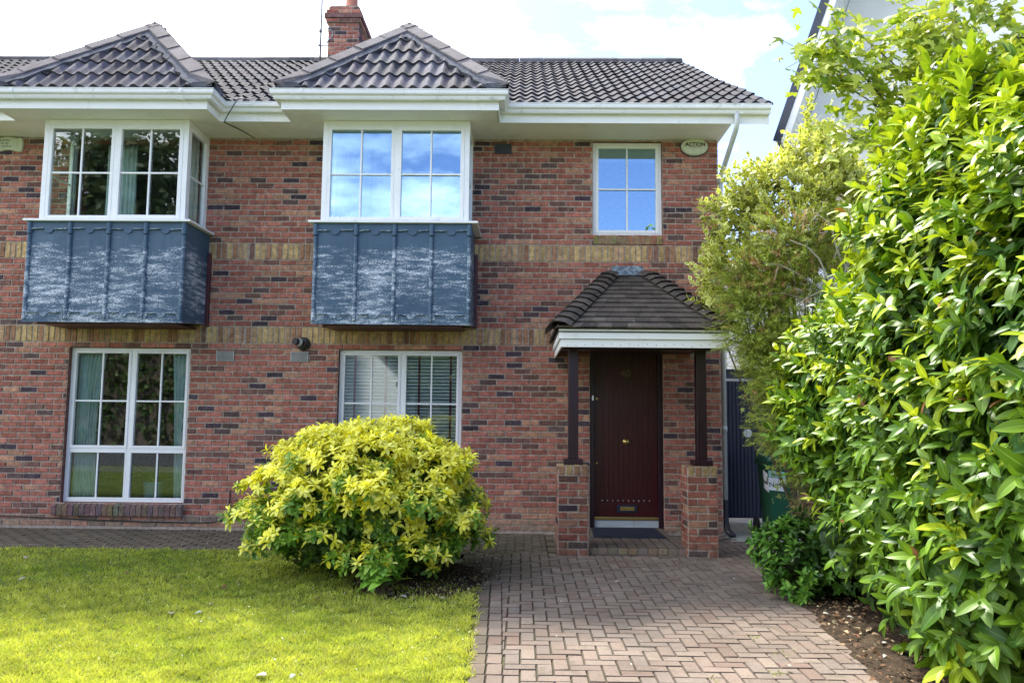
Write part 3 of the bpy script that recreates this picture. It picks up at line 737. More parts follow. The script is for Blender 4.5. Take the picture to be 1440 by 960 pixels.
# piers and posts
def pier(x0, x1, y0=-1.55, y1=-1.22):
    mb = MB(); top = .945; rows = 12; h = .0665
    mb.box(x0, x1, y0, y1, G - .05, top - .004, MORT)
    fc = [(Vector((0, y0, 0)), X_, -Y_, x0, x1), (Vector((x1, 0, 0)), Y_, X_, y0, y1), (Vector((x0, 0, 0)), Y_, -X_, y0, y1), (Vector((0, y1, 0)), X_, Y_, x0, x1)]
    for k in range(11):
        z = G + k * .079
        for q, (o, ux, n, a, b) in enumerate(fc):
            cf = (lambda: tuple(v * .75 for v in bcol(0, .25 if k < 2 else 0)))
            if (k + q) % 2: course(mb, o, ux, Z_, n, a, a + .11, z, .079, .11, a, [], cf); course(mb, o, ux, Z_, n, a + .11, b, z, .079, .22, a + .11, [], cf)
            else: course(mb, o, ux, Z_, n, a, b - .11, z, .079, .22, a, [], cf); course(mb, o, ux, Z_, n, b - .11, b, z, .079, .11, b - .11, [], cf)
    z = G + 11 * .079
    for o, ux, n, a, b in fc:
        x = a; w = (b - a) / 4
        while x < b - .01: brick(mb, o, ux, Z_, n, x + .006, x + w - .006, z + .004, top - .004, random.choice([(.33, .24, .11), (.28, .15, .09), (.38, .27, .13), (.27, .11, .08)])); x += w
    for k in range(4):
        w = (x1 - x0) / 4; blk(mb, x0 + k * w + .003, x0 + (k + 1) * w - .003, y0, y1, top + .004, random.choice([(.33, .25, .13), (.30, .19, .11)]))
    return mb.build('porch_pier', M['brick'], house)
def post(x, y=-1.385):
    h = .056; p = MB(); p.box(x - h, x + h, y - h, y + h, 1.01, 2.30); o = p.build('porch_post', M['mahog'], house, bevel=.006)
    b = MB(); b.box(x - .105, x + .105, y - .105, y + .105, .949, 1.012); b.build('post_base', M['mahog'], o, bevel=.006)
pier(.400, .735); pier(1.815, 2.145)
post(.575); post(2.01)
# porch roof
PX0, PX1, PY, PZ = .365, 2.265, -1.80, 2.435
TX0, TX1, TZ = 1.14, 1.66, 3.345
pr_ = MB(); L = math.hypot(-PY, TZ - PZ); nC = 12; e = L / nC
uvp = Vector((0, -PY, TZ - PZ)).normalized(); npn = Vector((0, -(TZ - PZ), -PY)).normalized()
M['ptile'] = mat('plain_tile', rough=.9, attr=True, var=.3, vs=4., fine=.2, bump=.5, bs=60., dirt=(.45, .45, .38), ds=15., dlo=.66, dhi=.70, spec=.2)
pb = lambda: tcol((.095, .080, .068), .30)
def slab_course(k, o, ux, uv, n, xa0, xb0, xa1, xb1):
    v0 = k * e; v1 = v0 + e * 1.12; x = xa0 + random.uniform(-.08, 0)
    while x < xb0:
        a, b = max(x, xa0), min(x + .165, xb0)
        if b - a > .01:
            c = pb(); f = lambda q: xa1 + (xb1 - xa1) * (q - xa0) / (xb0 - xa0); dv = random.uniform(-.004, .004); dn = random.uniform(0, .003)
            P = lambda q, v, t: o + ux * q + uv * v + n * (t + dn)
            pr_.hexa([P(a, v0 + dv, .004), P(b - .002, v0 + dv, .004), P(f(b) - .002, v1, -.012), P(f(a), v1, -.012), P(a, v0 + dv, .024), P(b - .002, v0 + dv, .024), P(f(b) - .002, v1, .004), P(f(a), v1, .004)], c)
        x += .167
for k in range(nC):
    t0, t1 = k / nC, min(1, (k + 1.12) / nC)
    slab_course(k, Vector((0, PY, PZ)), X_, uvp, npn, PX0 + (TX0 - PX0) * t0, PX1 + (TX1 - PX1) * t0, PX0 + (TX0 - PX0) * t1, PX1 + (TX1 - PX1) * t1)
for s, xe, xt in ((-1, PX0, TX0), (1, PX1, TX1)):
    dx = xt - xe; Ls = math.hypot(dx, TZ - PZ); us = Vector((dx, 0, TZ - PZ)).normalized(); nn = Vector((-(TZ - PZ) * (1 if dx > 0 else -1), 0, abs(dx))).normalized()
    e_keep = e; e = Ls / nC
    for k in range(nC):
        t0, t1 = k / nC, min(1, (k + 1.12) / nC)
        slab_course(k, Vector((xe, PY, PZ)), Y_, us, nn, -PY * t0, -PY - .004, -PY * t1, -PY - .004)
    e = e_keep
pr_.hexa([(PX0 + .02, PY + .03, PZ - .04), (PX1 - .02, PY + .03, PZ - .04), (PX1 - .02, -.002, PZ - .04), (PX0 + .02, -.002, PZ - .04), (PX0 + .03, PY + .05, PZ - .01), (PX1 - .03, PY + .05, PZ - .01), (PX1 - .03, -.002, PZ - .01), (PX0 + .03, -.002, PZ - .01)], (.1, .09, .08))
proof = pr_.build('porch_roof', M['ptile'], house)
for s, xe, xt in ((-1, PX0, TX0), (1, PX1, TX1)):
    bn = MB(); A0 = Vector((xe, PY, PZ)); A1 = Vector((xt, 0, TZ)); d = (A1 - A0).normalized(); D = (A1 - A0).length
    side = Vector((-(TZ - PZ) * (1 if xt > xe else -1), 0, abs(xt - xe))).normalized(); up = (npn + side).normalized(); ac = d.cross(up).normalized()
    for k in range(nC):
        t = D * k / nC; c = pb(); seg = 8; rows = []
        for (tt, hw, hh, lift) in ((t - .005, .165, .080, .016), (t - .005, .165, .100, .018), (t + D / nC * 1.6, .13, .066, .0)):
            row = []
            for i in range(seg + 1):
                q = -1 + 2 * i / seg
                row.append(A0 + d * tt + ac * hw * q + up * (hh * (1 - abs(q) ** 1.25) - .030 * (abs(q) > .99) + lift - .014))
            rows.append(row)
        for a_, b_ in ((0, 1), (1, 2)):
            for i in range(seg): bn.face([rows[a_][i], rows[a_][i + 1], rows[b_][i + 1], rows[b_][i]], c if a_ else tuple(v * .5 for v in c))
    bn.build('bonnet_tile', M['ptile'], proof)
pf = MB(); e1 = .03
for (z0_, z1_, off) in ((2.325, 2.432, .0), (2.235, 2.324, .022)):
    a, b, y_ = PX0 + .03 + off, PX1 - .03 - off, PY + .04 + off
    pf.box(a, b, y_, y_ + .018, z0_, z1_); pf.box(a, a + .018, y_ + .018, -.002, z0_, z1_); pf.box(b - .018, b, y_ + .018, -.002, z0_, z1_)
pf.build('porch_fascia', M['fascia'], proof, bevel=.003)
for i in range(18):
    nl = MB(); nl.disc((PX0 + .12 + i * .097, PY + .062, 2.262 + random.choice([0, 0, .012, -.012])), (0, -1, 0), .006, .002, 8)
    nl.build('nail_head', M['ventg'], proof)
pc = MB(); pc.box(PX0 + .08, PX1 - .08, PY + .09, -.004, 2.30, 2.32); pc.box(.46, 2.13, -1.44, -1.33, 2.235, 2.298)
pc.build('porch_ceiling', M['mahog'], proof)
fs = MB(); fs.face([(TX0 - .06, -.016, 3.33), (TX1 + .05, -.016, 3.33), (TX1 + .03, -.012, 3.375), (1.60, -.012, 3.385), (1.585, -.011, 3.475), (1.175, -.011, 3.47), (1.165, -.012, 3.38), (TX0 - .04, -.012, 3.37)])
fs.box(TX0 - .04, TX1 + .03, -.11, -.017, 3.33, 3.352)
M['lead2'] = mat('lead_flashing', (.26, .33, .38), .6, var=.4, vs=20., dirt=(.09, .11, .14), ds=22., dlo=.45, dhi=.6, metal=.1)
fs.build('flashing', M['lead2'], proof)
for k in range(5):
    t = .12 + k * .17
    for xe, xt in ((PX0, TX0), (PX1, TX1)):
        X = xe + (xt - xe) * t; zz = PZ + (TZ - PZ) * t + .03; sx = 1 if xt > xe else -1
        if sx < 0 and k in (1, 3): continue
        fs = MB(); fs.hexa([(X - .05, -.013, zz), (X + .05, -.013, zz + .06 * 0), (X + .05, -.004, zz), (X - .05, -.004, zz), (X - .05, -.013, zz + .075), (X + .05, -.013, zz + .105), (X + .05, -.004, zz + .105), (X - .05, -.004, zz + .075)]); fs.build('flashing', M['lead2'], proof)

# ------------------------------------------------------------------ fittings that could be lifted off the houses
ab = empty('alarm_box', (2.28, -.01, 5.095), 'oval cream alarm box lettered ACTION beside the small upstairs window, under the soffit', 'alarm box')
b = MB(); b.disc((2.285, -.012, 5.095), (0, -1, 0), .178, .03, 40, ry=.118, dome=.018); b.build('cover', M['cream'], ab, smooth=False, bevel=.003)
b = MB(); b.disc((2.285, -.001, 5.093), (0, -1, 0), .190, .011, 40, ry=.128); b.build('back_plate', M['dark'], ab)
text('lettering', 'ACTION', .070, Vector((2.292, -.0605, 5.118)), Matrix.Rotation(R(90), 3, 'X'), M['ink'], ab, .001, .0018)
b = MB()
for i in range(14): b.box(2.205 + i * .0125, 2.214 + i * .0125, -.0612, -.060, 5.078, 5.084)
b.build('small_print', M['ventd'], ab)
ab = empty('alarm_box', (-7.0, -.01, 5.09), 'faded cream alarm box with wavy edges and small print, left of the left-hand upstairs window', 'alarm box')
b = MB(); pts = []
def wav(t): return .012 * math.cos(t * 2 * math.pi * 1.2)
xs = [i / 24 for i in range(25)]
top = [(-7.24 + .40 * t, 5.180 + .010 * math.cos((t - .55) * 9)) for t in xs]; bot = [(-7.24 + .40 * t, 4.995 - .012 * math.cos((t - .95) * 8)) for t in xs]
poly = [(x, -.045, z) for x, z in top] + [(-6.825, -.045, 5.16), (-6.815, -.045, 5.09), (-6.825, -.045, 5.01)] + [(x, -.045, z) for x, z in bot[::-1]]
b.prism(poly, (0, .044, 0)); b.build('cover', M['cream'], ab, bevel=.008)
b = MB(); b.box(-7.2, -6.885, -.052, -.046, 5.025, 5.155)
b.build('name_plate', M['cream'], ab, bevel=.003)
b = MB()
for r_, (zz, nn_) in enumerate(((5.128, 7), (5.090, 6), (5.052, 8))):
    for i in range(nn_): 
        x = -7.12 + i * .020 + r_ * .004; b.box(x, x + .003, -.0535, -.0521, zz - .011, zz + .011); b.box(x + .004, x + .011, -.0535, -.0521, zz + random.choice([-.009, 0, .008]), zz + .003 + random.choice([-.009, 0, .008]) + .008)
b.build('small_print', M['ventd'], ab)
# aerial mast on the chimney
ae = empty('aerial_mast', (-3.73, 3.3, 8.0), 'thin grey aerial mast held by two brackets to the left side of the chimney', 'aerial')
b = MB(); b.tube([(-3.745, 3.35, 7.75), (-3.745, 3.35, 9.6)], .019, 10); b.build('mast', M['galv'], ae, smooth=True)
for z in (8.44, 8.165):
    b = MB(); b.tube([(-3.80, 3.33, z), (-3.60, 3.33, z)], .011, 8); b.tube([(-3.745, 3.31, z - .02), (-3.745, 3.31, z + .02)], .028, 8); b.build('bracket', M['galv'], ae)
b = MB(); b.tube([(-3.60, 3.25, 8.44), (-3.575, 3.19, 8.43), (-3.49, 3.19, 8.36), (-3.49, 3.19, 8.27), (-3.575, 3.19, 8.18), (-3.60, 3.25, 8.165)], .010, 8); b.build('strap', M['galv'], ae)
b = MB(); b.tube([(-3.76, 3.33, 8.42), (-3.80, 3.2, 8.2), (-3.88, 3.0, 7.95), (-3.90, 2.9, 7.72)], .004, 6); b.build('wire', M['ventg'], ae)
# cables
def curve_tube(name, pts, r, m, label, cat, n=6):
    b = MB(); P = [Vector(p) for p in pts]; out = []
    for i in range(len(P) - 1):
        p0, p1, p2, p3 = P[max(i - 1, 0)], P[i], P[i + 1], P[min(i + 2, len(P) - 1)]
        for k in range(8):
            t = k / 8; out.append(.5 * ((2 * p1) + (-p0 + p2) * t + (2 * p0 - 5 * p1 + 4 * p2 - p3) * t * t + (-p0 + 3 * p1 - 3 * p2 + p3) * t ** 3))
    out.append(P[-1]); b.tube(out, r, n); o = b.build(name, m, None, smooth=True); props(o, label, cat); return o
curve_tube('cable', [(-8.2, -.02, .135), (-7.2, -.02, .125), (-6.4, -.02, .115), (-5.6, -.02, .085), (-4.9, -.02, .07), (-4.3, -.02, .065), (-4.0, -.022, .075), (-3.86, -.022, .12), (-3.80, -.022, .20), (-3.79, -.02, .34), (-3.79, -.012, .47), (-3.79, .01, .48)], .0075, M['black'], 'black cable running low along the wall below the left-hand lower window', 'cable')
curve_tube('cable', [(-3.42, -.60, 5.43), (-3.58, -.80, 5.42), (-3.70, -.76, 5.30), (-3.82, -.66, 5.18), (-3.84, -.55, 5.193), (-3.74, -.30, 5.193), (-3.66, -.02, 5.19)], .006, M['black'], 'loose black cable looped over the gutter between the two upstairs bays', 'cable')
curve_tube('cable', [(2.145 + .0, -1.0, G + .01), (2.3, -.6, G + .012), (2.62, -.25, G + .012)], .006, M['black'], 'thin black cable end on the paving behind the right brick pier', 'cable')

# ------------------------------------------------------------------ curtains and blinds
def drape(name, x0, x1, z0, z1, y, m, label, cat, folds=9, amp=.022, pull=None, group=None):
    nx, nz = folds * 8, 14; V = []; F = []
    for j in range(nz + 1):
        t = j / nz; z = z1 + (z0 - z1) * t
        a, b_ = x0, x1
        if pull: a, b_ = pull(t, x0, x1)
        for i in range(nx + 1):
            s = i / nx; x = a + (b_ - a) * s
            V.append((x, y + amp * math.sin(s * folds * 2 * math.pi + .6 * math.sin(3 * t + s * 5)) + .006 * math.sin(s * 37 + t * 4), z))
    for j in range(nz):
        for i in range(nx): q = j * (nx + 1) + i; F.append((q, q + 1, q + nx + 2, q + nx + 1))
    o = npmesh(name, V, F, np.full((len(F), 3), .5), m); props(o, label, cat, group)
    md = o.modifiers.new('thick', 'SOLIDIFY'); md.thickness = .002
    return o
drape('curtain', -5.99, -5.60, .32, 2.32, .20, M['curtain'], 'pale teal curtain at the left side of the left-hand lower window, flaring at its foot', 'curtain', 8, pull=lambda t, a, b: (a, b - .10 * math.sin(t * math.pi * .9)))
drape('curtain', -4.72, -4.42, .32, 2.32, .20, M['curtain'], 'pale teal curtain at the right side of the left-hand lower window', 'curtain', 6, pull=lambda t, a, b: (a + .10 * t, b))
drape('curtain', -5.72, -5.30, 3.9, 5.15, .10, M['curtain'], 'teal curtain inside the left-hand upstairs bay, left of its middle mullion', 'curtain', 7)
drape('curtain', -4.60, -4.36, 3.9, 5.15, -.12, M['sheer'], 'pale curtain edge at the right side pane of the left-hand upstairs bay', 'curtain', 4)
drape('net_curtain', -2.47, -1.98, 3.9, 5.12, -.42, M['sheer'], 'white net curtain hanging straight at the left of the right-hand upstairs bay', 'net curtain', 9, .014)
drape('net_curtain', -2.02, -1.58, 3.9, 5.12, -.35, M['sheer'], 'white net curtain swept aside, just left of the mullion of the right-hand bay', 'net curtain', 7, .014, pull=lambda t, a, b: (a + .02 * t, b - .22 * t * t))
b = MB(); b.box(-2.48, -.765, -.50, -.49, 4.90, 5.12); b.tube([(-2.48, -.49, 5.10), (-.765, -.49, 5.10)], .03, 10); props(b.build('roller_blind', M['blindd'], None), 'rolled-up roller blind across the top of the right-hand upstairs bay', 'blind')
b = MB(); b.box(.985, 1.80, .12, .128, 4.93, 5.14); b.box(.985, 1.80, .116, .132, 4.918, 4.93)
for x in (1.09, 1.69): b.box(x, x + .022, .113, .1155, 4.93, 5.14)
props(b.build('roller_blind', M['blindd'], None), 'short raised blind at the top of the small upstairs window', 'blind')
vb_ = empty('venetian_blind', (-1.61, .15, 2.3), 'pale venetian blind with dark red tapes in the lower window behind the yellow shrub', 'blind')
b = MB(); z = 1.02
while z < 2.26:
    for a, c in ((-2.38, -1.60), (-1.585, -.84)): b.obox(((a + c) / 2, .16, z), ((c - a) / 2, 0, 0), (0, .0135, .016), (0, -.0009, .0008))
    z += .0455
b.box(-2.38, -.84, .13, .19, 2.265, 2.31)
b.build('slats', M['blind'], vb_)
for x in (-2.235, -1.82, -1.375, -.955):
    b = MB(); b.box(x - .013, x + .013, .1345, .136, 1.0, 2.27); b.build('tape', M['tape'], vb_)

# ------------------------------------------------------------------ foliage toolkit
def leaf_t(n=5, w=.2, fold=.25, droop=.25, p=.85, margin=False, wave=0., rib=False, blunt=1.):
    ac = [-1, -.62, 0, .62, 1] if margin else [-1, -.09, .09, 1] if rib else [-1, 0, 1]; V = []
    for i in range(n + 1):
        t = i / n; ww = w * max(0, math.sin(math.pi * min(1, t ** p * .98 + .02))) ** blunt + .006
        for a in ac: V.append((t, a * ww, abs(a) * ww * fold - droop * t * t + wave * math.sin(t * 9) * abs(a)))
    k = len(ac); F = []; cls = []
    for i in range(n):
        for j in range(k - 1): F.append((i * k + j, i * k + j + 1, (i + 1) * k + j + 1, (i + 1) * k + j)); cls.append(1 if (margin and (j in (0, k - 2) or i in (0, n - 1))) or (rib and j == 1) else 0)
    return np.array(V), np.array(F), np.array(cls)
def maple_t():
    out = []
    lobes = [(-128, .42), (-68, .78), (0, 1.), (68, .78), (128, .42)]
    ang = []
    for i, (a, r_) in enumerate(lobes):
        for da, q in ((-15, .66), (-9, .86), (0, 1.), (9, .86), (15, .66)): ang.append((a + da, r_ * q))
        if i < 4: ang.append(((a + lobes[i + 1][0]) / 2, .40))
    V = [(.05, 0, 0)] + [(.35 + r_ * .62 * math.cos(R(a)), r_ * .62 * math.sin(R(a)), -.10 * r_ * r_ + .05 * math.sin(a)) for a, r_ in ang]
    V[0] = (.35, 0, .02); F = [(0, i, i + 1) for i in range(1, len(V) - 1)] + [(0, len(V) - 1, 1)]
    return np.array(V), np.array(F), np.zeros(len(F), int)
def unit(a): return a / np.maximum(1e-9, np.linalg.norm(a, axis=-1, keepdims=True))
def put(T, P, D, N, S, C, C2=None):
    tv, tf, cls = T; D = unit(D); N = unit(N - D * (N * D).sum(-1, keepdims=True)); B = np.cross(N, D)
    V = P[:, None, :] + S[:, None, None] * (tv[None, :, 0:1] * D[:, None, :] + tv[None, :, 1:2] * B[:, None, :] + tv[None, :, 2:3] * N[:, None, :])
    n, m = len(P), len(tv); F = tf[None] + (np.arange(n) * m)[:, None, None]
    CC = np.repeat(C[:, None, :], len(tf), 1)
    if C2 is not None: CC = np.where(cls[None, :, None] == 1, C2[:, None, :], CC)
    return V.reshape(-1, 3), F.reshape(-1, tf.shape[1]), CC.reshape(-1, 3)
def cat(parts):
    V = []; F = []; C = []; o = 0
    for v, f, c in parts: V.append(v); F.append(f + o); C.append(c); o += len(v)
    return np.concatenate(V), np.concatenate(F), np.concatenate(C)
def blob_pts(blobs, n, inset=0., jit=.05, cull=.93):
    B = np.array(blobs, float); ar = B[:, 3] * B[:, 4] + B[:, 4] * B[:, 5] + B[:, 3] * B[:, 5]; k = rng.choice(len(B), int(n * 1.9), p=ar / ar.sum())
    d = unit(rng.normal(size=(len(k), 3))); c = B[k, :3]; r_ = B[k, 3:]
    P = c + d * r_ * (1 - inset * rng.random((len(k), 1))) + rng.normal(size=d.shape) * jit
    Nn = unit(d / r_); ok = np.ones(len(P), bool)
    if cull:
        for i in range(len(B)):
            q = (((P - B[i, :3]) / B[i, 3:]) ** 2).sum(1); ok &= ~((q < cull ** 2) & (k != i) & (q < (((P - c) / r_) ** 2).sum(1)))
    P, Nn = P[ok][:n], Nn[ok][:n]
    return P, Nn
def rosettes(P, A, m, ang0, ang1, sp, l0, l1, grav=0., jd=.12, lj=.2):
    """m leaves spiralling along each shoot from P in direction A"""
    n = len(P); A = unit(A); h = np.where(np.abs(A[:, 2:3]) < .9, [[0, 0, 1.]], [[1., 0, 0]]); u = unit(np.cross(A, h)); w = np.cross(A, u)
    ph0 = rng.random(n) * 6.283; outP = []; outD = []; outN = []; outS = []; outT = []
    for j in range(m):
        t = j / max(1, m - 1); ph = ph0 + j * 2.39996 + rng.normal(size=n) * .2; rad = u * np.cos(ph)[:, None] + w * np.sin(ph)[:, None]
        an = R(1) * (ang0 + (ang1 - ang0) * t + rng.normal(size=n) * 8); D = A * np.cos(an)[:, None] + rad * np.sin(an)[:, None]
        D = D + rng.normal(size=D.shape) * jd; D[:, 2] -= grav
        outP.append(P + A * (sp * j)); outD.append(D); outN.append(A + np.array([0, 0, .35]) + 0 * D); outS.append((l0 + (l1 - l0) * t) * (1 + rng.normal(size=n) * lj * .6)); outT.append(np.full(n, t))
    return np.concatenate(outP), np.concatenate(outD), np.concatenate(outN), np.abs(np.concatenate(outS)), np.concatenate(outT)
def lerp(a, b, t): a = np.array(a, float); b = np.array(b, float); return a + (b - a) * np.asarray(t)[:, None]
def stems(name, parent, base, tips, r0, r1, m, sag=.2, n=6, mid=3):
    b = MB()
    for tp in tips:
        tp = Vector(tp); p0 = Vector(base) + Vector((random.uniform(-.05, .05), random.uniform(-.05, .05), 0)); pts = []
        for i in range(mid + 2):
            t = i / (mid + 1); q = p0.lerp(tp, t); q.z += sag * math.sin(math.pi * t) * (tp - p0).length * .3
            q += Vector((random.uniform(-1, 1), random.uniform(-1, 1), 0)) * .03 * (0 < i < mid + 1); pts.append(q)
        b.tube(pts, [r0 + (r1 - r0) * i / (mid + 1) for i in range(mid + 2)], n)
    return b.build(name, m, parent, smooth=True)

# ---- golden choisya-like shrub on the lawn
sh_ = empty('flowering_shrub', (-1.5, -2.55, G), 'large rounded shrub with yellow leaf rosettes on the lawn before the lower window', 'shrub')
SB0 = [(-1.45, -2.55, .62, .88, .75, .62), (-1.92, -2.5, .45, .47, .5, .42), (-.97, -2.5, .58, .44, .5, .42), (-1.42, -2.45, .93, .56, .5, .36), (-1.15, -2.85, .48, .55, .45, .40), (-1.85, -2.85, .50, .52, .45, .42)]
SB = list(SB0); _P, _N = blob_pts(SB0, 125, 0, .0, 1.0)
for _p, _q in zip(_P, _N):
    if _p[2] < .18: continue
    _r = random.uniform(.13, .24); SB.append((*(_p + _q * random.uniform(-.03, .12)), _r * 1.15, _r * 1.1, _r * .62))
T1 = leaf_t(5, .20, .22, .30, 1.35, blunt=.8)
parts = []
P, Nn = blob_pts(SB, 6000, .10, .02, .97); kk = (Nn[:, 2] > -.25) & ((Nn[:, 1] < .45) | (P[:, 2] > 1.1)); P, Nn = P[kk], Nn[kk]; A = Nn * .8 + [[0, 0, .55]] + rng.normal(size=P.shape) * .18
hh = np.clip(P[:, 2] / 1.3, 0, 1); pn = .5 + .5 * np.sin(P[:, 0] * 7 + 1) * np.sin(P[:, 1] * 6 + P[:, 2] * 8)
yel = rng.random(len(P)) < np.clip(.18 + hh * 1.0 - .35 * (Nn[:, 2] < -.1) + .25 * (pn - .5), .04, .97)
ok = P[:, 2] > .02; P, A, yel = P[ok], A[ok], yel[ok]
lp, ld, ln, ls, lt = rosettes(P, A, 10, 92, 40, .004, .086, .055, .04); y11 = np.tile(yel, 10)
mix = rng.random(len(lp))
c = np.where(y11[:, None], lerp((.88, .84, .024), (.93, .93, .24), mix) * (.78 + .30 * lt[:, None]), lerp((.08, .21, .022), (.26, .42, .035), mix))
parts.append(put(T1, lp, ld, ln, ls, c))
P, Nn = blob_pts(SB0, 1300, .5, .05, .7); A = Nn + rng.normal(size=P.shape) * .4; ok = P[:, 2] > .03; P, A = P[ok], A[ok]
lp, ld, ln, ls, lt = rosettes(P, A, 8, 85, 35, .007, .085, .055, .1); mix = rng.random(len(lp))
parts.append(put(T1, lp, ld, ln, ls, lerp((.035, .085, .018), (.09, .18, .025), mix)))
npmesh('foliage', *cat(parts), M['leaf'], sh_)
tips, _ = blob_pts(SB0, 60, .3, .02); stems('stem', sh_, (-1.5, -2.55, G), tips[:50], .014, .004, M['bark'], .1)

# ---- small broad-leaved plant at the shrub's foot
pl = empty('small_plant', (-1.16, -3.55, G), 'small bright green broad-leaved plant at the front foot of the yellow shrub', 'plant')
T2 = leaf_t(6, .30, .25, .35, .8, wave=.012)
P = np.array([(-1.16 + math.cos(a) * r_, -3.5 + math.sin(a) * r_, z) for a, r_, z in [(0, 0, .22), (1, .07, .14), (2.3, .09, .12), (3.6, .10, .08), (4.8, .10, .10), (5.6, .08, .16), (0.3, .12, .06), (2.9, .13, .05), (4.2, .05, .2)]])
A = np.array([(math.cos(i * 1.3) * .35, math.sin(i * 1.3) * .35 - .1, 1) for i in range(len(P))])
lp, ld, ln, ls, lt = rosettes(P, A, 6, 80, 35, .012, .125, .09, .12)
npmesh('foliage', *put(T2, lp, ld, ln, ls, lerp((.13, .30, .03), (.26, .46, .06), rng.random(len(lp)))), M['gloss'], pl)
stems('stem', pl, (-1.16, -3.5, G), P, .006, .003, M['bark'], 0)

# ---- laurel hedge
lh = empty('laurel_hedge', (3.1, -4.8, G), 'tall glossy laurel hedge with broad leaves filling the right side beside the driveway', 'hedge')
LBs = [(3.22, -2.95, 1.62, .76, .62, .95), (3.32, -3.6, 1.55, .86, .7, 1.15), (3.30, -4.35, 1.75, .86, .8, 1.35), (3.05, -5.0, 1.45, .72, .7, 1.30), (3.15, -5.45, 1.9, .85, .8, 1.62), (3.05, -5.9, 1.2, .78, .7, 1.20), (3.10, -6.4, 1.7, .82, .8, 1.75), (3.3, -7.1, 1.7, .85, .7, 1.7), (3.3, -4.9, 2.45, .7, .7, .85), (3.6, -4.2, 2.4, .7, .8, .75), (2.98, -5.2, 2.85, .45, .55, .85), (2.80, -4.9, 2.65, .42, .5, .78), (2.92, -5.15, .60, .52, .6, .58), (2.80, -5.95, .60, .58, .5, .58), (2.98, -4.3, .75, .5, .5, .42)]
T3 = leaf_t(8, .195, .24, .30, .92, wave=.006, rib=True, blunt=.72)
parts = []
P, Nn = blob_pts(LBs, 4300, .12, .06); A = Nn * .8 + [[-.12, -.12, .30]] + rng.normal(size=P.shape) * .2
ok = (P[:, 2] > .05) & (P[:, 0] < 4.1); P, A, Nn = P[ok], A[ok], Nn[ok]
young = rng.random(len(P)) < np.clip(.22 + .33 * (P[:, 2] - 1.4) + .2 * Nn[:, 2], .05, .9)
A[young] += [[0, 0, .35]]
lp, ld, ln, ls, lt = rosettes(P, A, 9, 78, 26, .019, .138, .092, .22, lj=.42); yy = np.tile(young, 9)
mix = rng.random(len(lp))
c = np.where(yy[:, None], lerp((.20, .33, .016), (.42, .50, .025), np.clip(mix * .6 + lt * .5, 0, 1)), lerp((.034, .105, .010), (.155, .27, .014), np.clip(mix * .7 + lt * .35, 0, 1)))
brw = rng.random(len(lp)) < .004; c[brw] = (.24, .11, .04)
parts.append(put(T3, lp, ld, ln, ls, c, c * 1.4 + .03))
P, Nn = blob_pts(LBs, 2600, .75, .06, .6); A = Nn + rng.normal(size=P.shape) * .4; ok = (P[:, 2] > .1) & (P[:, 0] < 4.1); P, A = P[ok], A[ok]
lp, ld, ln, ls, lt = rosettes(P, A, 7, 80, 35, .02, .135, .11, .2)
parts.append(put(T3, lp, ld, ln, ls, lerp((.025, .075, .014), (.06, .14, .02), rng.random(len(lp)))))  # inner leaves: shade put into a darker green for depth
# upright young leaders standing out of the top
P = np.array([(2.62, -5.3, 3.58), (2.78, -5.5, 3.60), (2.95, -5.3, 3.62), (2.55, -4.95, 3.35), (2.72, -4.8, 3.35), (3.0, -5.7, 3.5), (3.1, -5.2, 3.5), (2.6, -5.7, 3.3), (2.45, -5.4, 3.0), (2.85, -6.1, 3.42), (2.65, -6.3, 3.3), (3.0, -6.4, 3.45), (2.75, -4.3, 2.95), (2.95, -4.5, 3.15)])
P = np.concatenate([P, P + rng.normal(size=P.shape) * .12 - [[0, 0, .12]]]); A = np.tile([[-.05, 0, 1.]], (len(P), 1)) + rng.normal(size=P.shape) * .12
lp, ld, ln, ls, lt = rosettes(P, A, 11, 62, 14, .020, .14, .12, 0)
parts.append(put(T3, lp, ld, ln, ls, lerp((.24, .38, .02), (.44, .54, .035), rng.random(len(lp)))))
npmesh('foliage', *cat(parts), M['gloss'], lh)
tips, _ = blob_pts(LBs, 110, .35, .02)
b = MB()
for i, tp in enumerate(tips[:100]):
    tp = Vector(tp); p0 = Vector((3.2 + random.uniform(-.15, .15), min(-3.0, max(-7., tp.y + random.uniform(-.3, .3))), G)); b.tube([p0, p0.lerp(tp, .4) + Vector((0, 0, .15)), tp], [.022, .014, .005], 6)
b.build('stem', M['bark'], lh, smooth=True)

# ---- variegated evergreen behind
ve = empty('variegated_bush', (3.15, -1.1, G), 'tall variegated evergreen with small cream-edged leaves, above and behind the conifer', 'bush')
VB = [(3.10, -1.35, 3.75, .62, .5, .62), (2.72, -1.4, 3.35, .50, .45, .50), (2.35, -1.45, 2.98, .30, .3, .32), (3.55, -1.2, 3.8, .55, .5, .55), (3.3, -1.25, 4.20, .38, .35, .42), (2.78, -1.4, 3.92, .26, .25, .30), (3.75, -1.0, 4.1, .3, .3, .4), (3.5, -1.25, 4.45, .26, .26, .34), (3.02, -1.4, 4.12, .24, .25, .24), (2.45, -1.45, 3.60, .26, .25, .30), (2.30, -1.5, 3.72, .16, .16, .16), (2.52, -1.45, 4.10, .14, .14, .18)]
T4 = leaf_t(4, .33, .15, .12, .8, margin=True)
P, Nn = blob_pts(VB, 1500, .15, .05); kk = (Nn[:, 1] < .3) | (rng.random(len(P)) < .25); P, Nn = P[kk], Nn[kk]; A = Nn * .6 + [[-.15, -.1, .7]] + rng.normal(size=P.shape) * .3
sp_ = np.array([(3.35, -1.25, 4.55 + i * .075) for i in range(9)]) + rng.normal(size=(9, 3)) * .015
P = np.concatenate([P, sp_]); A = np.concatenate([A, np.tile([[.0, 0, 1.]], (9, 1)) + rng.normal(size=(9, 3)) * .3])
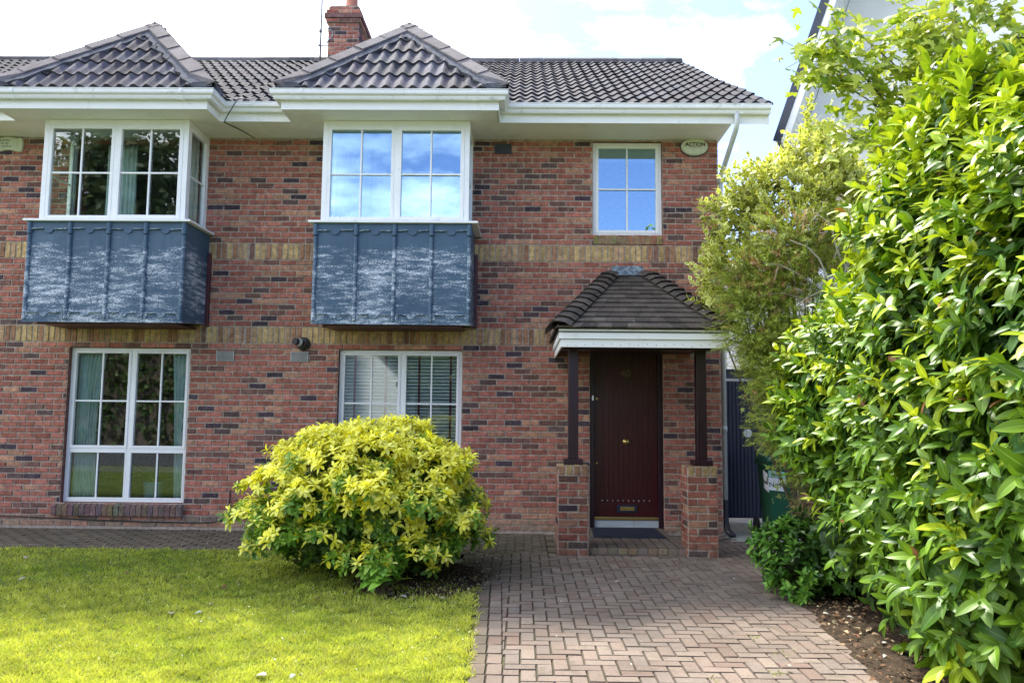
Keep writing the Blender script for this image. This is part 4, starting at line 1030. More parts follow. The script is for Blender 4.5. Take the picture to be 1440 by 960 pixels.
lp, ld, ln, ls, lt = rosettes(P, A, 9, 70, 30, .022, .086, .066, .0); mix = rng.random(len(lp))
parts = [put(T4, lp, ld, ln, ls, lerp((.20, .30, .035), (.38, .48, .07), mix), lerp((.70, .68, .20), (.84, .82, .40), mix))]
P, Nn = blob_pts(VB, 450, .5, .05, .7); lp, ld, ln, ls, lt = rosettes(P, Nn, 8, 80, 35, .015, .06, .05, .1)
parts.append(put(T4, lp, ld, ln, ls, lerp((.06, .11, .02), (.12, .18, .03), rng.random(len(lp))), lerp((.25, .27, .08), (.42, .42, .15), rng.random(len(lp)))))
npmesh('foliage', *cat(parts), M['leaf'], ve)
tips, _ = blob_pts(VB, 70, .3, .02); tips = [t for t in tips][:60] + [(3.35, -1.25, 5.2), (3.36, -1.25, 5.15)]
stems('stem', ve, (3.3, -1.1, G), tips[::3], .024, .004, M['bark'], .02)

# ---- conifer with browning tips
co = empty('conifer_shrub', (3.0, -1.9, G), 'olive green conifer with browning needle tips and bare grey branches, between porch and laurel', 'conifer')
CBs = [(3.05, -1.75, 2.75, .62, .5, .62), (2.72, -1.8, 2.55, .40, .4, .48), (3.25, -1.9, 2.1, .60, .5, .75), (2.85, -1.95, 1.65, .32, .4, .55), (3.3, -1.6, 3.25, .5, .45, .45), (2.85, -1.75, 3.1, .42, .4, .32), (3.15, -2.2, 1.0, .30, .4, .55), (2.80, -1.9, 2.10, .30, .3, .40), (2.60, -1.85, 2.98, .36, .3, .33), (2.50, -1.9, 2.55, .30, .3, .36), (2.70, -1.9, 2.05, .26, .3, .40), (2.82, -2.0, 1.55, .20, .3, .4), (2.9, -2.0, 3.35, .4, .3, .25)]
T5 = leaf_t(2, .058, .1, .12, .8)
def needles(P, A, brown):
    lp, ld, ln, ls, lt = rosettes(P, A, 22, 46, 24, .0095, .045, .034, .06, .15); mix = rng.random(len(lp)); br = np.tile(brown, 22)
    c = np.where(br[:, None] > .8, lerp((.36, .17, .08), (.46, .27, .15), mix), lerp((.11, .20, .03), (.42, .48, .07), np.clip(mix * .5 + lt * .6, 0, 1)))
    return put(T5, lp, ld, ln, ls * 1.25, c)
P, Nn = blob_pts(CBs, 5200, .22, .06); P2, N2 = blob_pts(CBs[7:12], 2600, .5, .05, 0); P = np.concatenate([P, P2]); Nn = np.concatenate([Nn, N2]); kk = (Nn[:, 1] < .3) | (rng.random(len(P)) < .25); P, Nn = P[kk], Nn[kk]; A = Nn * .8 + [[-.25, -.15, .15]] + rng.normal(size=P.shape) * .35
parts = [needles(P, A, rng.random(len(P)) * np.where(P[:, 2] > 2.6, .97, .83))]
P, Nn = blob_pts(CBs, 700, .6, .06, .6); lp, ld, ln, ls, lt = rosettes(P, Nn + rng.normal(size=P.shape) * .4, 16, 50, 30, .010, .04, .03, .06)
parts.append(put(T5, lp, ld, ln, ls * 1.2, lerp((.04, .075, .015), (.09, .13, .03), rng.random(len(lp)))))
npmesh('foliage', *cat(parts), M['leaf'], co)
stems('trunk', co, (3.1, -1.9, G), [tuple(t) for t in blob_pts(CBs[:4], 60, .5, .02)[0][:22]], .03, .005, M['bark'], .1)
b = MB()
for (p, q, r_) in (((3.2, -2.2, 2.7), (2.75, -2.3, 3.0), (2.45, -2.3, 3.05)), ((3.3, -2.3, 2.9), (3.15, -2.35, 3.45), (2.85, -2.3, 3.62)), ((3.3, -2.3, 2.3), (3.0, -2.4, 2.75), (2.72, -2.4, 2.62)), ((3.2, -2.3, 3.1), (3.35, -2.35, 3.55), (3.6, -2.3, 3.65)), ((3.2, -2.35, 2.6), (3.0, -2.4, 3.1), (2.7, -2.4, 3.28)), ((3.25, -2.35, 2.9), (3.4, -2.4, 3.3), (3.3, -2.4, 3.62)), ((3.1, -2.35, 2.2), (3.3, -2.4, 2.9), (3.55, -2.4, 3.2)), ((3.0, -2.2, 2.6), (2.7, -2.25, 2.78), (2.38, -2.2, 2.70))):
    P_ = [Vector(p), Vector(p).lerp(Vector(q), .6), Vector(q), Vector(q).lerp(Vector(r_), .5) + Vector((0, 0, .03)), Vector(r_)]
    P_ = [v + Vector((random.uniform(-.02, .02), 0, random.uniform(-.02, .02))) for v in P_]
    b.tube(P_, [.013, .011, .009, .007, .003], 6)
    for k in range(5):
        a = P_[random.randint(1, 3)]; b.tube([a, a + Vector((random.uniform(-.15, .1), random.uniform(-.08, .02), random.uniform(-.18, .12)))], [.005, .002], 5)
b.build('bare_branch', M['greybark'], co, smooth=True)

# ---- viburnum-like low shrub at the drive's edge
vi = empty('low_shrub', (2.50, -3.1, G), 'low dark green shrub with veined oval leaves beside the paving, below the laurel', 'shrub')
IB = [(2.45, -3.15, .26, .33, .32, .28), (2.32, -3.05, .36, .22, .25, .20), (2.70, -3.25, .22, .35, .3, .24), (2.30, -3.45, .16, .16, .2, .14)]
T6 = leaf_t(5, .24, .30, .15, .8, rib=True)
P, Nn = blob_pts(IB, 210, .15, .03); A = Nn * .7 + [[-.05, -.1, .6]] + rng.normal(size=P.shape) * .2; ok = P[:, 2] > .02; P, A = P[ok], A[ok]
lp, ld, ln, ls, lt = rosettes(P, A, 8, 80, 30, .008, .092, .060, .08)
c = lerp((.05, .15, .018), (.16, .32, .04), rng.random(len(lp))); parts = [put(T6, lp, ld, ln, ls, c, c * 1.5 + .03)]
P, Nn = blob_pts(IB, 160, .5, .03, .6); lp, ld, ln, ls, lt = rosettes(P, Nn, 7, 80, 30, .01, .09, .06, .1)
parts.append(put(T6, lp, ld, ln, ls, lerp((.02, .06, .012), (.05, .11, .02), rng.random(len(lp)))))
npmesh('foliage', *cat(parts), M['gloss'], vi)
stems('stem', vi, (2.5, -3.15, G), [tuple(t) for t in blob_pts(IB, 40, .3, .02)[0][:24]], .008, .003, M['bark'], .05)
# undergrowth filling the dark zone below the laurel, shade put into its leaf colours
un = empty('undergrowth', (2.95, -3.7, G), 'dark leafy undergrowth in the shade below the laurel, behind the low shrub', 'plant')
UB = [(2.95, -3.3, .45, .5, .55, .40), (3.1, -4.2, .35, .55, .6, .35), (3.2, -2.5, .4, .35, .5, .4), (3.2, -5.2, .35, .5, .7, .35)]
P, Nn = blob_pts(UB, 520, .5, .06, .6); ok = P[:, 2] > .02; P, Nn = P[ok], Nn[ok]
lp, ld, ln, ls, lt = rosettes(P, Nn + [[-.3, -.3, .3]], 6, 75, 40, .02, .11, .09, .1)
npmesh('foliage', *put(T2, lp, ld, ln, ls, lerp((.02, .06, .014), (.07, .15, .02), rng.random(len(lp)))), M['leaf'], un)
stems('stem', un, (3.1, -3.5, G), [tuple(t) for t in P[:40]], .008, .003, M['bark'], .05)
# lime sprig hanging in front of the bin
sg = empty('young_climber', (2.95, -1.35, G), 'lime green lobed-leaf sprigs hanging beside the wheelie bin and gate', 'plant')
TM = maple_t()
sp = [((2.95, -1.4, 1.55), (2.45, -1.3, 1.62)), ((2.95, -1.4, 1.5), (2.52, -1.35, 1.50)), ((2.9, -1.5, 1.25), (2.72, -1.45, .82)), ((2.95, -1.5, 1.3), (2.80, -1.45, .62)), ((2.95, -1.5, 1.4), (2.78, -1.4, 1.10))]
lp = []; b = MB()
for p, q in sp:
    p, q = Vector(p), Vector(q); b.tube([Vector((3.0, -1.4, .8)), p, q], [.008, .005, .002], 6)
    for k in range(8):
        t = (k + 1) / 8; c_ = p.lerp(q, t); lp.append(c_ + Vector((random.uniform(-.04, .04), random.uniform(-.05, .03), random.uniform(-.04, .04))))
b.tube([(3.0, -1.4, G), (3.0, -1.4, .8)], [.012, .008], 6)
b.build('stem', M['bark'], sg)
lp = np.array(lp); ld = rng.normal(size=lp.shape) * .5 + [[-.5, -.3, -.25]]; ln = np.tile([[-.1, -.5, .8]], (len(lp), 1)) + rng.normal(size=lp.shape) * .3
npmesh('foliage', *put(TM, lp, ld, ln, rng.uniform(.07, .11, len(lp)), lerp((.30, .42, .06), (.50, .58, .18), rng.random(len(lp)))), M['leaf'], sg, smooth=False)
# dried frond
df = MB()
for k in range(16):
    a = R(-150 + k * 5.5); L_ = random.uniform(.20, .32); p = Vector((2.66, -2.75, .80)); q = p + Vector((math.cos(a) * L_ * .8, -.05 - .02 * k % 3, math.sin(a) * L_)); df.tube([p, q], [.003, .002], 4)
M['frond'] = mat('dry_frond', (.24, .13, .09), .8)
props(df.build('dried_frond', M['frond'], None), 'dry brown fan of stiff stalks above the low shrub', 'dead frond')

# ---- maple tree, upper right
mp = empty('maple_tree', (4.2, -3.3, G), 'young maple with lobed yellow-green leaves reaching over the laurel at the top right', 'tree')
b = MB(); tr = [(4.15, -3.3, G), (4.1, -3.3, 2.), (4.0, -3.3, 3.6), (3.95, -3.3, 5.2), (3.95, -3.3, 6.3)]; b.tube(tr, [.05, .042, .03, .016, .006], 8)
brs = [[(4.02, -3.3, 3.4), (3.5, -3.4, 3.95), (3.0, -3.5, 4.30), (2.55, -3.5, 4.58), (2.42, -3.5, 4.78)], [(4.0, -3.3, 3.9), (3.55, -3.5, 4.25), (3.25, -3.5, 4.62), (3.0, -3.5, 4.95)], [(3.98, -3.3, 4.2), (4.3, -3.4, 4.6), (4.6, -3.4, 4.9)], [(3.97, -3.3, 4.5), (3.7, -3.3, 4.9), (3.5, -3.3, 5.3)], [(3.5, -3.4, 3.95), (3.1, -3.5, 3.92), (2.8, -3.5, 3.95)], [(3.25, -3.5, 4.2), (2.85, -3.6, 4.62), (2.6, -3.6, 4.95)], [(4.0, -3.3, 3.9), (4.4, -3.5, 4.1), (4.8, -3.5, 4.3)], [(3.96, -3.3, 4.9), (4.25, -3.3, 5.2), (4.4, -3.3, 5.5)], [(3.55, -3.5, 4.25), (3.4, -3.6, 4.0), (3.2, -3.6, 3.8)], [(3.97, -3.3, 4.4), (3.75, -3.6, 4.5), (3.4, -3.7, 4.5)], [(4.0,-3.3,4.2),(4.1,-3.7,4.4),(4.2,-3.9,4.5)], [(3.97,-3.3,4.6),(4.3,-3.5,4.85),(4.75,-3.6,4.8)], [(3.98,-3.3,4.3),(3.7,-3.5,4.75),(3.35,-3.6,5.05)], [(4.,-3.3,4.0),(3.7,-3.7,4.15),(3.35,-3.8,4.2)], [(3.96,-3.3,4.7),(3.8,-3.5,5.0),(3.75,-3.6,5.3)]]
lp = []
for br in brs:
    br = [br[0]] + [tuple(v + random.uniform(-.05, .05) for v in p) for p in br[1:]]; b.tube(br, [.011] + [.006] * (len(br) - 2) + [.002], 6)
    for i in range(len(br) - 1):
        p, q = Vector(br[i]), Vector(br[i + 1])
        if i == 0: p = p.lerp(q, .4)
        k = int((q - p).length / .020)
        for j in range(k):
            c_ = p.lerp(q, (j + random.random()) / k); dirv = Vector((random.uniform(-.22, .22), random.uniform(-.2, .2), random.uniform(-.16, .12)))
            lp.append(tuple(c_ + dirv)); lp.append(tuple(c_ + dirv * .5 + Vector((random.uniform(-.1, .1), 0, random.uniform(-.1, .1))))); lp.append(tuple(c_ + Vector((dirv.y, -dirv.x, -dirv.z * .8)) * 1.2))
            if random.random() < .25: b.tube([c_, c_ + dirv], [.003, .002], 4)
b.build('trunk', M['bark'], mp, smooth=True)
lp = np.array(lp); ld = rng.normal(size=lp.shape) * .6 + [[-.2, -.1, -.15]]; ln = np.tile([[0, -.75, .8]], (len(lp), 1)) + rng.normal(size=lp.shape) * .35
npmesh('crown', *put(TM, lp, ld, ln, rng.uniform(.12, .19, len(lp)), lerp((.18, .30, .03), (.52, .58, .08), rng.random(len(lp)))), M['leaf'], mp, smooth=False)

# ------------------------------------------------------------------ side gate, bin, neighbouring buildings
gt = empty('side_gate', (3.4, 1.4, G), 'tall dark navy ribbed metal gate closing the side passage right of the brick house', 'gate')
b = MB(); x = 2.68; gy = 1.40; i = 0
while x < 4.70:
    b.box(x, x + .030, gy - .014, gy + .004, .02, 2.02); b.box(x + .030, x + .055, gy - .004, gy + .004, .02, 2.02); x += .055
b.build('panel', M['navy'], gt, bevel=.003)
b = MB(); b.box(2.66, 4.75, gy - .03, gy + .03, 2.022, 2.06); b.build('top_rail', M['pipe'], gt, bevel=.004)
b = MB(); b.box(2.66, 4.75, gy - .02, gy + .25, 2.061, 2.16); b.box(2.66, 4.75, gy - .04, gy + .26, 2.165, 2.20); b.build('head_beam', M['slate'], gt, bevel=.004)
b = MB(); b.disc((3.335, gy - .016, 1.255), (0, -1, 0), .062, .006, 28, dome=.006); b.build('round_plate', M['sticker'], gt)
# wheelie bin
wb = empty('wheelie_bin', (3.22, .25, G), 'green wheelie bin with white stickers standing before the navy gate', 'wheelie bin')
wb.rotation_euler = (0, 0, 0)
ca, sa = math.cos(R(-2)), math.sin(R(-2)); BC = Vector((3.40, .15, G))
Bx = lambda u, v, z: BC + Vector((u * ca - v * sa, u * sa + v * ca, z))     # u across, v depth (front is -v)
def bhex(mb, u0, u1, v0, v1, z0, z1, t=0.):
    mb.hexa([Bx(u0 + t, v0 + t, z0), Bx(u1 - t, v0 + t, z0), Bx(u1 - t, v1 - t * .3, z0), Bx(u0 + t, v1 - t * .3, z0), Bx(u0, v0, z1), Bx(u1, v0, z1), Bx(u1, v1, z1), Bx(u0, v1, z1)])
b = MB(); bhex(b, -.24, .24, -.28, .26, .10, .93, .055); bhex(b, -.255, .255, -.30, .30, .931, .965); bhex(b, -.20, .20, -.235, .16, .04, .099)
bhex(b, -.27, .27, -.31, .32, .90, .930)
b.build('bin_body', M['bingreen'], wb, bevel=.012)
b = MB(); b.hexa([Bx(-.265, -.33, .967), Bx(.265, -.33, .967), Bx(.265, .30, .972), Bx(-.265, .30, .972), Bx(-.24, -.29, .995), Bx(.24, -.29, .995), Bx(.24, .27, 1.055), Bx(-.24, .27, 1.055)])
b.tube([Bx(-.2, .34, 1.0), Bx(.2, .34, 1.0)], .016, 10)
b.build('lid', M['bingreen'], wb, bevel=.014)
for u in (-.235, .235):
    b = MB(); n_ = (Bx(1, 0, 0) - Bx(0, 0, 0)) * (1 if u > 0 else -1); b.disc(Bx(u, .26, .10), n_, .10, .045, 24, dome=.008); b.build('wheel', M['black'], wb)
# stickers on the left side and the front, following the taper
def onside(v, z, off=.004):
    t = .055 * (1 - (z - .10) / .83); return Bx(-.24 + t - off, v, z)
def onfront(u, z, off=.004):
    t = .055 * (1 - (z - .10) / .83); return Bx(u, -.28 + t - off, z)
b = MB(); b.hexa([onside(-.215, .56, .001), onside(-.02, .60, .001), onside(-.02, .60, .003), onside(-.215, .56, .003), onside(-.22, .80, .001), onside(-.03, .84, .001), onside(-.03, .84, .003), onside(-.22, .80, .003)]); b.build('sticker', M['sticker'], wb)
b = MB(); b.hexa([onfront(-.235, .60, .001), onfront(-.02, .58, .001), onfront(-.02, .58, .003), onfront(-.235, .60, .003), onfront(-.235, .76, .001), onfront(-.02, .74, .001), onfront(-.02, .74, .003), onfront(-.235, .76, .003)]); b.build('sticker', M['sticker'], wb)
b = MB(); b.hexa([onfront(-.235, .765, .001), onfront(-.02, .745, .001), onfront(-.02, .745, .003), onfront(-.235, .765, .003), onfront(-.235, .85, .001), onfront(-.03, .83, .001), onfront(-.03, .83, .003), onfront(-.235, .85, .003)]); b.build('sticker', M['mint'], wb)
def frame_rot(ux, uz):
    ux = ux.normalized(); uz = uz.normalized(); nn = ux.cross(uz); return Matrix((ux, uz, nn)).transposed()
fx = Bx(1, 0, 0) - Bx(0, 0, 0); sy = Bx(0, -1, 0) - Bx(0, 0, 0); tz = onfront(0, .9) - onfront(0, .2); tzs = onside(0, .9) - onside(0, .2)
text('lettering', 'Panda', .085, onside(-.115, .69, .0035), frame_rot(sy, tzs), M['ink'], wb, .0008, .002)
text('lettering', 'Panda', .060, onfront(-.13, .795, .0035), frame_rot(fx, tz), M['ink'], wb, .0008, .001)
text('lettering', 'No40', .085, onfront(-.13, .665, .0035), frame_rot(fx, tz), M['ink'], wb, .0008, .001)

# white neighbour with the steep verge
nh = empty('white_house', (3.5, .3, G), 'white rendered house with a steep dark-edged gable, top right behind the trees', 'house')
b = MB(); wy = 1.25
prof = [(4.25, G), (9.4, G), (9.4, 5.0), (9.9, 5.2), (8.9, 8.0), (6.8, 9.37), (4.57, 8.02), (3.59, 5.29), (4.25, 5.25)]
b.prism([(x, wy, z) for x, z in prof[::-1]], (0, 6, 0)); b.build('wall', M['render'], nh)
V1, V2, V3 = Vector((3.50, .30, 5.28)), Vector((4.50, .30, 8.06)), Vector((6.8, .30, 9.45)); V4, V5 = Vector((9.1, .30, 8.06)), Vector((10.1, .30, 5.28))
def verge(mb, a, b_, off, w, y0, y1):
    d = (b_ - a).normalized(); nn = Vector((-d.z, 0, d.x)); p = [a + nn * off, b_ + nn * off, b_ + nn * (off - w), a + nn * (off - w)]
    q = [Vector((v.x, y0, v.z)) for v in p]; mb.prism(q, (0, y1 - y0, 0))
b = MB()
for a, c in ((V1, V2), (V2, V3), (V3, V4), (V4, V5)): verge(b, a, c, .0, .055, .26, 7.4)
rf = b.build('roof', M['slate'], nh)
b = MB()
for a, c in ((V1, V2), (V2, V3), (V3, V4), (V4, V5)): verge(b, a, c, .035, .105, .20, .258)
b.build('verge_trim', M['dark'], rf)
b = MB()
for a, c in ((V1, V2), (V2, V3), (V3, V4), (V4, V5)): verge(b, a, c, -.072, .09, .215, .262)
b.build('barge_board', M['fascia'], rf)
for a, c in ((V1, V2), (V4, V5)):
    b = MB()
    d = (c - a).normalized(); nn = Vector((-d.z, 0, d.x)); L_ = (c - a).length; k = int(L_ / .15)
    for i in range(k):
        p = a + d * (L_ * i / k) - nn * .060; q = a + d * (L_ * (i + 1) / k - .006) - nn * .060
        b.hexa([(p.x, .264, p.z), (q.x, .264, q.z), (q.x, wy - .004, q.z), (p.x, wy - .004, p.z), (p.x - nn.x * .015, .264, p.z - nn.z * .015), (q.x - nn.x * .015, .264, q.z - nn.z * .015), (q.x - nn.x * .015, wy - .004, q.z - nn.z * .015), (p.x - nn.x * .015, wy - .004, p.z - nn.z * .015)])
    b.build('soffit_boards', M['fascia'], nh, bevel=.003)
nh.rotation_euler = (0, 0, R(-28))
# rear white building seen down the passage
rh = empty('rear_house', (6.8, 9., G), 'small white rendered house far down the side passage above the navy gate', 'house')
b = MB(); b.box(3.9, 12, 9., 15, G, 4.46); b.build('wall', M['render'], rh)
b = MB(); b.box(3.7, 12.2, 8.8, 9.0, 4.462, 4.60); b.hexa([(3.7, 8.8, 4.60), (12.2, 8.8, 4.60), (12.2, 15, 4.60), (3.7, 15, 4.60), (3.7, 8.85, 4.64), (12.2, 8.85, 4.64), (12.2, 12, 5.35), (3.7, 12, 5.35)]); b.build('roof', M['slate'], rh)
b = MB(); b.box(5.2, 12, 13.0, 16, 4.6, 6.2); b.build('upper_wall', M['render'], rh)
for (a, c) in ((4.45, 5.06), (5.72, 6.3)):
    b = MB(); z0_, z1_ = 2.55, 3.22
    for q in ((a, a + .06, z0_, z1_), (c - .06, c, z0_, z1_), (a + .06, c - .06, z0_, z0_ + .06), (a + .06, c - .06, z1_ - .06, z1_)): b.box(q[0], q[1], 8.95, 8.998, q[2], q[3])
    wn = b.build('window', M['ventg'], rh); b = MB(); b.face([(a + .06, 8.985, z0_ + .06), (c - .06, 8.985, z0_ + .06), (c - .06, 8.985, z1_ - .06), (a + .06, 8.985, z1_ - .06)]); b.build('pane', M['glass2'], wn)
# houseplants behind the lower-left window
for (nm, x, z, r_, lab, cl) in (('potted_plant', -5.0, .36, .115, 'grassy arching plant in a pale blue pot inside the left-hand lower window', (.14, .26, .06)), ('potted_plant', -5.42, .36, .08, 'ferny golden-green plant left of the blue pot inside the left-hand lower window', (.22, .22, .05))):
    e_ = empty(nm, (x, .42, .10), lab, 'houseplant', 'plants behind the lower-left window'); b = MB()
    b.tube([(x, .42, .09), (x, .42, .34), (x, .42, .52), (x, .42, .54)], [r_ * .8, r_, r_ * 1.15, r_ * 1.2], 20); b.build('pot', M['pot'] if r_ > .1 else M['black'], e_, smooth=True)
    n_ = 70; a_ = rng.random(n_) * 6.283; P = np.tile([[x, .42, .52]], (n_, 1)) + rng.normal(size=(n_, 3)) * .02; D = np.stack([np.cos(a_) * .8, np.sin(a_) * .6, rng.uniform(.5, 1.4, n_)], 1)
    N_ = np.stack([-np.cos(a_) * .5, -np.sin(a_) * .5, np.ones(n_)], 1)
    npmesh('foliage', *put(leaf_t(8, .028, .3, .55, .7), P, D, N_, rng.uniform(.25, .45, n_) * (1 if r_ > .1 else .8), lerp(cl, tuple(q * 1.8 for q in cl), rng.random(n_))), M['leaf'], e_)

# ------------------------------------------------------------------ ground
def sheet(name, pts, z, m, kind='structure', label=None, cat_=None, th=0.):
    b = MB(); b.face([(x, y, z) for x, y in pts]); o = b.build(name, m); props(o, label, cat_, None, kind); return o
sheet('ground', [(-300, -300), (300, -300), (300, 300), (-300, 300)], G - .06, M['ground'])
sheet('road', [(-60, -22), (60, -22), (60, -12), (-60, -12)], G - .052, M['asphalt'])
sheet('passage_slab', [(2.60, -.42), (5.2, -.42), (5.2, 9), (2.60, 9)], G - .004, M['concrete'])
lawn_poly = [(-12, -1.45), (-3.0, -1.45), (-2.0, -1.5), (-1.2, -1.6), (-.75, -1.9), (-.55, -2.6), (-.42, -3.1), (-.365, -4.2), (-.32, -5.7), (-.22, -9), (-12, -9)]
b = MB(); nx_ = 60
sheet('lawn', lawn_poly, G + .004, M['lawn'])
# soil: around the shrub, and the bed under the hedge
def bumpy(name, poly_fn, x0, x1, y0, y1, st, z, amp, m):
    V = []; F = []; ix = {}
    xs = np.arange(x0, x1 + st / 2, st); ys = np.arange(y0, y1 + st / 2, st)
    for i, x in enumerate(xs):
        for j, y in enumerate(ys):
            ix[i, j] = len(V); q = poly_fn(x, y); V.append((x, y, z + amp * (random.random() * .5 + .5 * math.sin(x * 5) * math.sin(y * 4)) * max(0, min(1, q * 4)) - (.03 if q < 0 else 0)))
    for i in range(len(xs) - 1):
        for j in range(len(ys) - 1):
            if poly_fn(xs[i], ys[j]) > -.06: F.append((ix[i, j], ix[i + 1, j], ix[i + 1, j + 1], ix[i, j + 1]))
    o = npmesh(name, V, F, np.full((len(F), 3), .5), m); return props(o, kind='structure')
def edge_x(y): return 2.06 + (y + 5.54) * .112 + (.35 * max(0, (y + 3.1)) * .6) + .02 * math.sin(y * 6)       # right edge of the drive
bumpy('soil_bed', lambda x, y: x - edge_x(y), 1.85, 4.2, -8., -.9, .05, G + .006, .05, M['soil'])
def fs_(x, y): return 1 - ((x + .95) / .62) ** 2 - ((y + 2.75) / .85) ** 2
bumpy('soil_patch', fs_, -1.9, 0.0, -3.75, -1.75, .045, G + .008, .03, M['soil'])
# block paving
pv = MB(); 
pv.face([(-.62, -9, G - .016), (4.4, -9, G - .016), (4.4, .02, G - .016), (-.62, .02, G - .016)], (.075, .075, .035))
def in_drive(x, y):
    if y > -.02 or y < -8.6: return False
    if .72 < x < 1.83 and y > -1.44: return False
    if x > 2.60 and y > -.42: return False
    l = -.10 + (y + 5.6) * -.028 - .1; 
    if y > -2.9: l = -.50
    return l < x < edge_x(y) + .05 and x < 2.95
w_ = .1
def dblk(mb, a, b, c, d, z, col):
    a = max(a, -.10 + ((c + d) / 2 + 5.6) * -.028 + .002 if d < -2.85 else -.5)
    if b - a > .018: blk(mb, a, b, c, d, z, col)
for i in range(-12, 34):
    for j in range(-90, 2):
        x, y = i * w_, j * w_; k = (i - j) % 4
        if y > -1.46 and x < .30: continue
        if k in (0, 3):
            full = in_drive(x + w_, y + w_ / 2) if k == 0 else in_drive(x + w_ / 2, y + w_)
            if not full:
                for (qx, qy) in ((x, y), (x + w_, y) if k == 0 else (x, y + w_)):
                    if in_drive(qx + w_ / 2, qy + w_ / 2): dblk(pv, qx + .002, qx + w_ - .002, qy + .002, qy + w_ - .002, G, pcol(qx, qy))
        if k == 0 and in_drive(x + w_, y + w_ / 2): dblk(pv, x + .002, x + 2 * w_ - .002, y + .002, y + w_ - .002, G, pcol(x, y))
        elif k == 3 and in_drive(x + w_ / 2, y + w_): dblk(pv, x + .002, x + w_ - .002, y + .002, y + 2 * w_ - .002, G, pcol(x, y))
# soldier course along the lawn edge
y = -8.6
while y < -2.9:
    lx = -.20 + (y + 5.6) * -.028
    blk(pv, lx - .105, lx - .003, y + .002, y + .198, G + .001, tuple(v * .8 for v in pcol(-.4, -3.))); blk(pv, lx, lx + .10, y + .002, y + .198, G + .001, tuple(v * .9 for v in pcol(-.4, -4.)))
    y += .2
props(pv.build('driveway', M['paver']), kind='structure')
pa = MB(); pa.face([(-12, -1.47, G - .012), (.30, -1.47, G - .012), (.30, .02, G - .012), (-12, .02, G - .012)], (.06, .06, .035))
for j in range(14):
    y = -1.46 + j * .105; off = (j % 2) * .1; x = -12 + off
    while x < .28:
        if x > -9: blk(pa, x + .002, min(x + .2, .30) - .004, y + .002, y + .1, G, tuple(v * .85 for v in pcol(x, y)))
        x += .204
props(pa.build('path', M['paver']), kind='structure')

# ---- grass
def pnoise(x, y):
    return .5 + .17 * np.sin(x * 1.7 + 2 * np.sin(y * 1.1)) + .15 * np.sin(y * 2.9 + 1.3 * np.sin(x * 2.3 + 1)) + .12 * np.sin(x * 5.1 + y * 4.3) + .08 * np.sin(x * 11 - y * 9)
NG = 300000
D_ = 1 / rng.uniform(1 / 9.0, 1 / 3.0, NG)          # depth from the camera, denser close by
xx = rng.uniform(-.80, .12, NG) * D_; yy_ = D_ - 10.1
lim = np.where(yy_ < -3.1, -.31 + (yy_ + 5.6) * -.03, np.where(yy_ < -1.9, -.52 + (yy_ + 3.1) * -.25, -1.2 - (yy_ + 1.9) * 1.5)) + .02 * np.sin(yy_ * 23) + rng.normal(size=NG) * .018 + .03 * np.sin(yy_ * 7.3) * np.sin(yy_ * 51)
soilm = 1 - ((xx + .95) / .62) ** 2 - ((yy_ + 2.75) / .85) ** 2
ok = (xx < lim) & (yy_ < -1.46 + .03 * np.sin(xx * 9)) & (xx > -11.5) & ((soilm < 0) | (rng.random(NG) < .30))
xx, yy_ = xx[ok], yy_[ok]; n_ = len(xx)
clump = pnoise(xx * 9, yy_ * 9); pn = pnoise(xx, yy_) + rng.normal(size=n_) * .13
near = np.clip((-2.6 - yy_) / 2.5, 0, 1)
P = np.stack([xx, yy_, np.full(n_, G + .002)], 1); D = np.stack([rng.normal(size=n_) * .75, rng.normal(size=n_) * .75, np.ones(n_) * 1.], 1); N_ = rng.normal(size=(n_, 3)); N_[:, 2] = .3
tvg = np.array([(0, -.09, 0), (0, .09, 0), (.55, .07, -.05), (.55, -.07, -.05), (1, 0, -.22), (1, .004, -.22)])
TG = (tvg, np.array([(0, 1, 2, 3), (3, 2, 5, 4)]), np.zeros(2, int))
c = lerp((.20, .30, .03), (.72, .72, .13), np.clip(pn * .55 + clump * .35 + near * .30 - .15, 0, 1)); dry = rng.random(n_) < .05; c[dry] = (.42, .36, .16)
o = npmesh('grass', *put(TG, P, D, N_, rng.uniform(.022, .046, n_) * (.55 + .9 * clump), c), M['grass'], smooth=False); props(o, 'short yellow-green lawn grass in front of the houses', 'grass', None, 'stuff')
# ---- litter, petals, leaves
TL = leaf_t(3, .30, .3, .3, .8)
def litter(name, x0, x1, y0, y1, n, cols, s0, s1, cond, label, cat_, m=M['dry'], z=G + .012):
    x = rng.uniform(x0, x1, n); y = rng.uniform(y0, y1, n); k = np.array([cond(a, b_) for a, b_ in zip(x, y)], bool); x, y = x[k], y[k]; q = len(x)
    P = np.stack([x, y, np.full(q, z) + rng.random(q) * .02], 1); D = rng.normal(size=(q, 3)); D[:, 2] *= .25; N_ = rng.normal(size=(q, 3)) * .4 + [[0, 0, 1]]
    C = np.array(cols)[rng.integers(0, len(cols), q)] * rng.uniform(.7, 1.2, (q, 1))
    o = npmesh(name, *put(TL, P, D, N_, rng.uniform(s0, s1, q), C), m); return props(o, label, cat_, None, 'stuff')
browns = [(.20, .11, .06), (.12, .07, .04), (.30, .20, .11), (.42, .33, .20), (.08, .05, .03)]
litter('leaf_litter', 2.0, 3.6, -7, -1, 3600, browns, .015, .05, lambda x, y: x > edge_x(y) + .02 + random.gauss(0, .04), 'brown leaf litter strewn over the soil under the hedge', 'leaf litter', z=G + .03)
litter('leaf_litter', -1.6, .15, -3.7, -1.7, 2600, browns + [(.5, .45, .3)], .010, .035, lambda x, y: fs_(x, y) > -.5 * random.random() - .1, 'small dry litter on the soil and blocks beside the yellow shrub', 'leaf litter', z=G + .012)
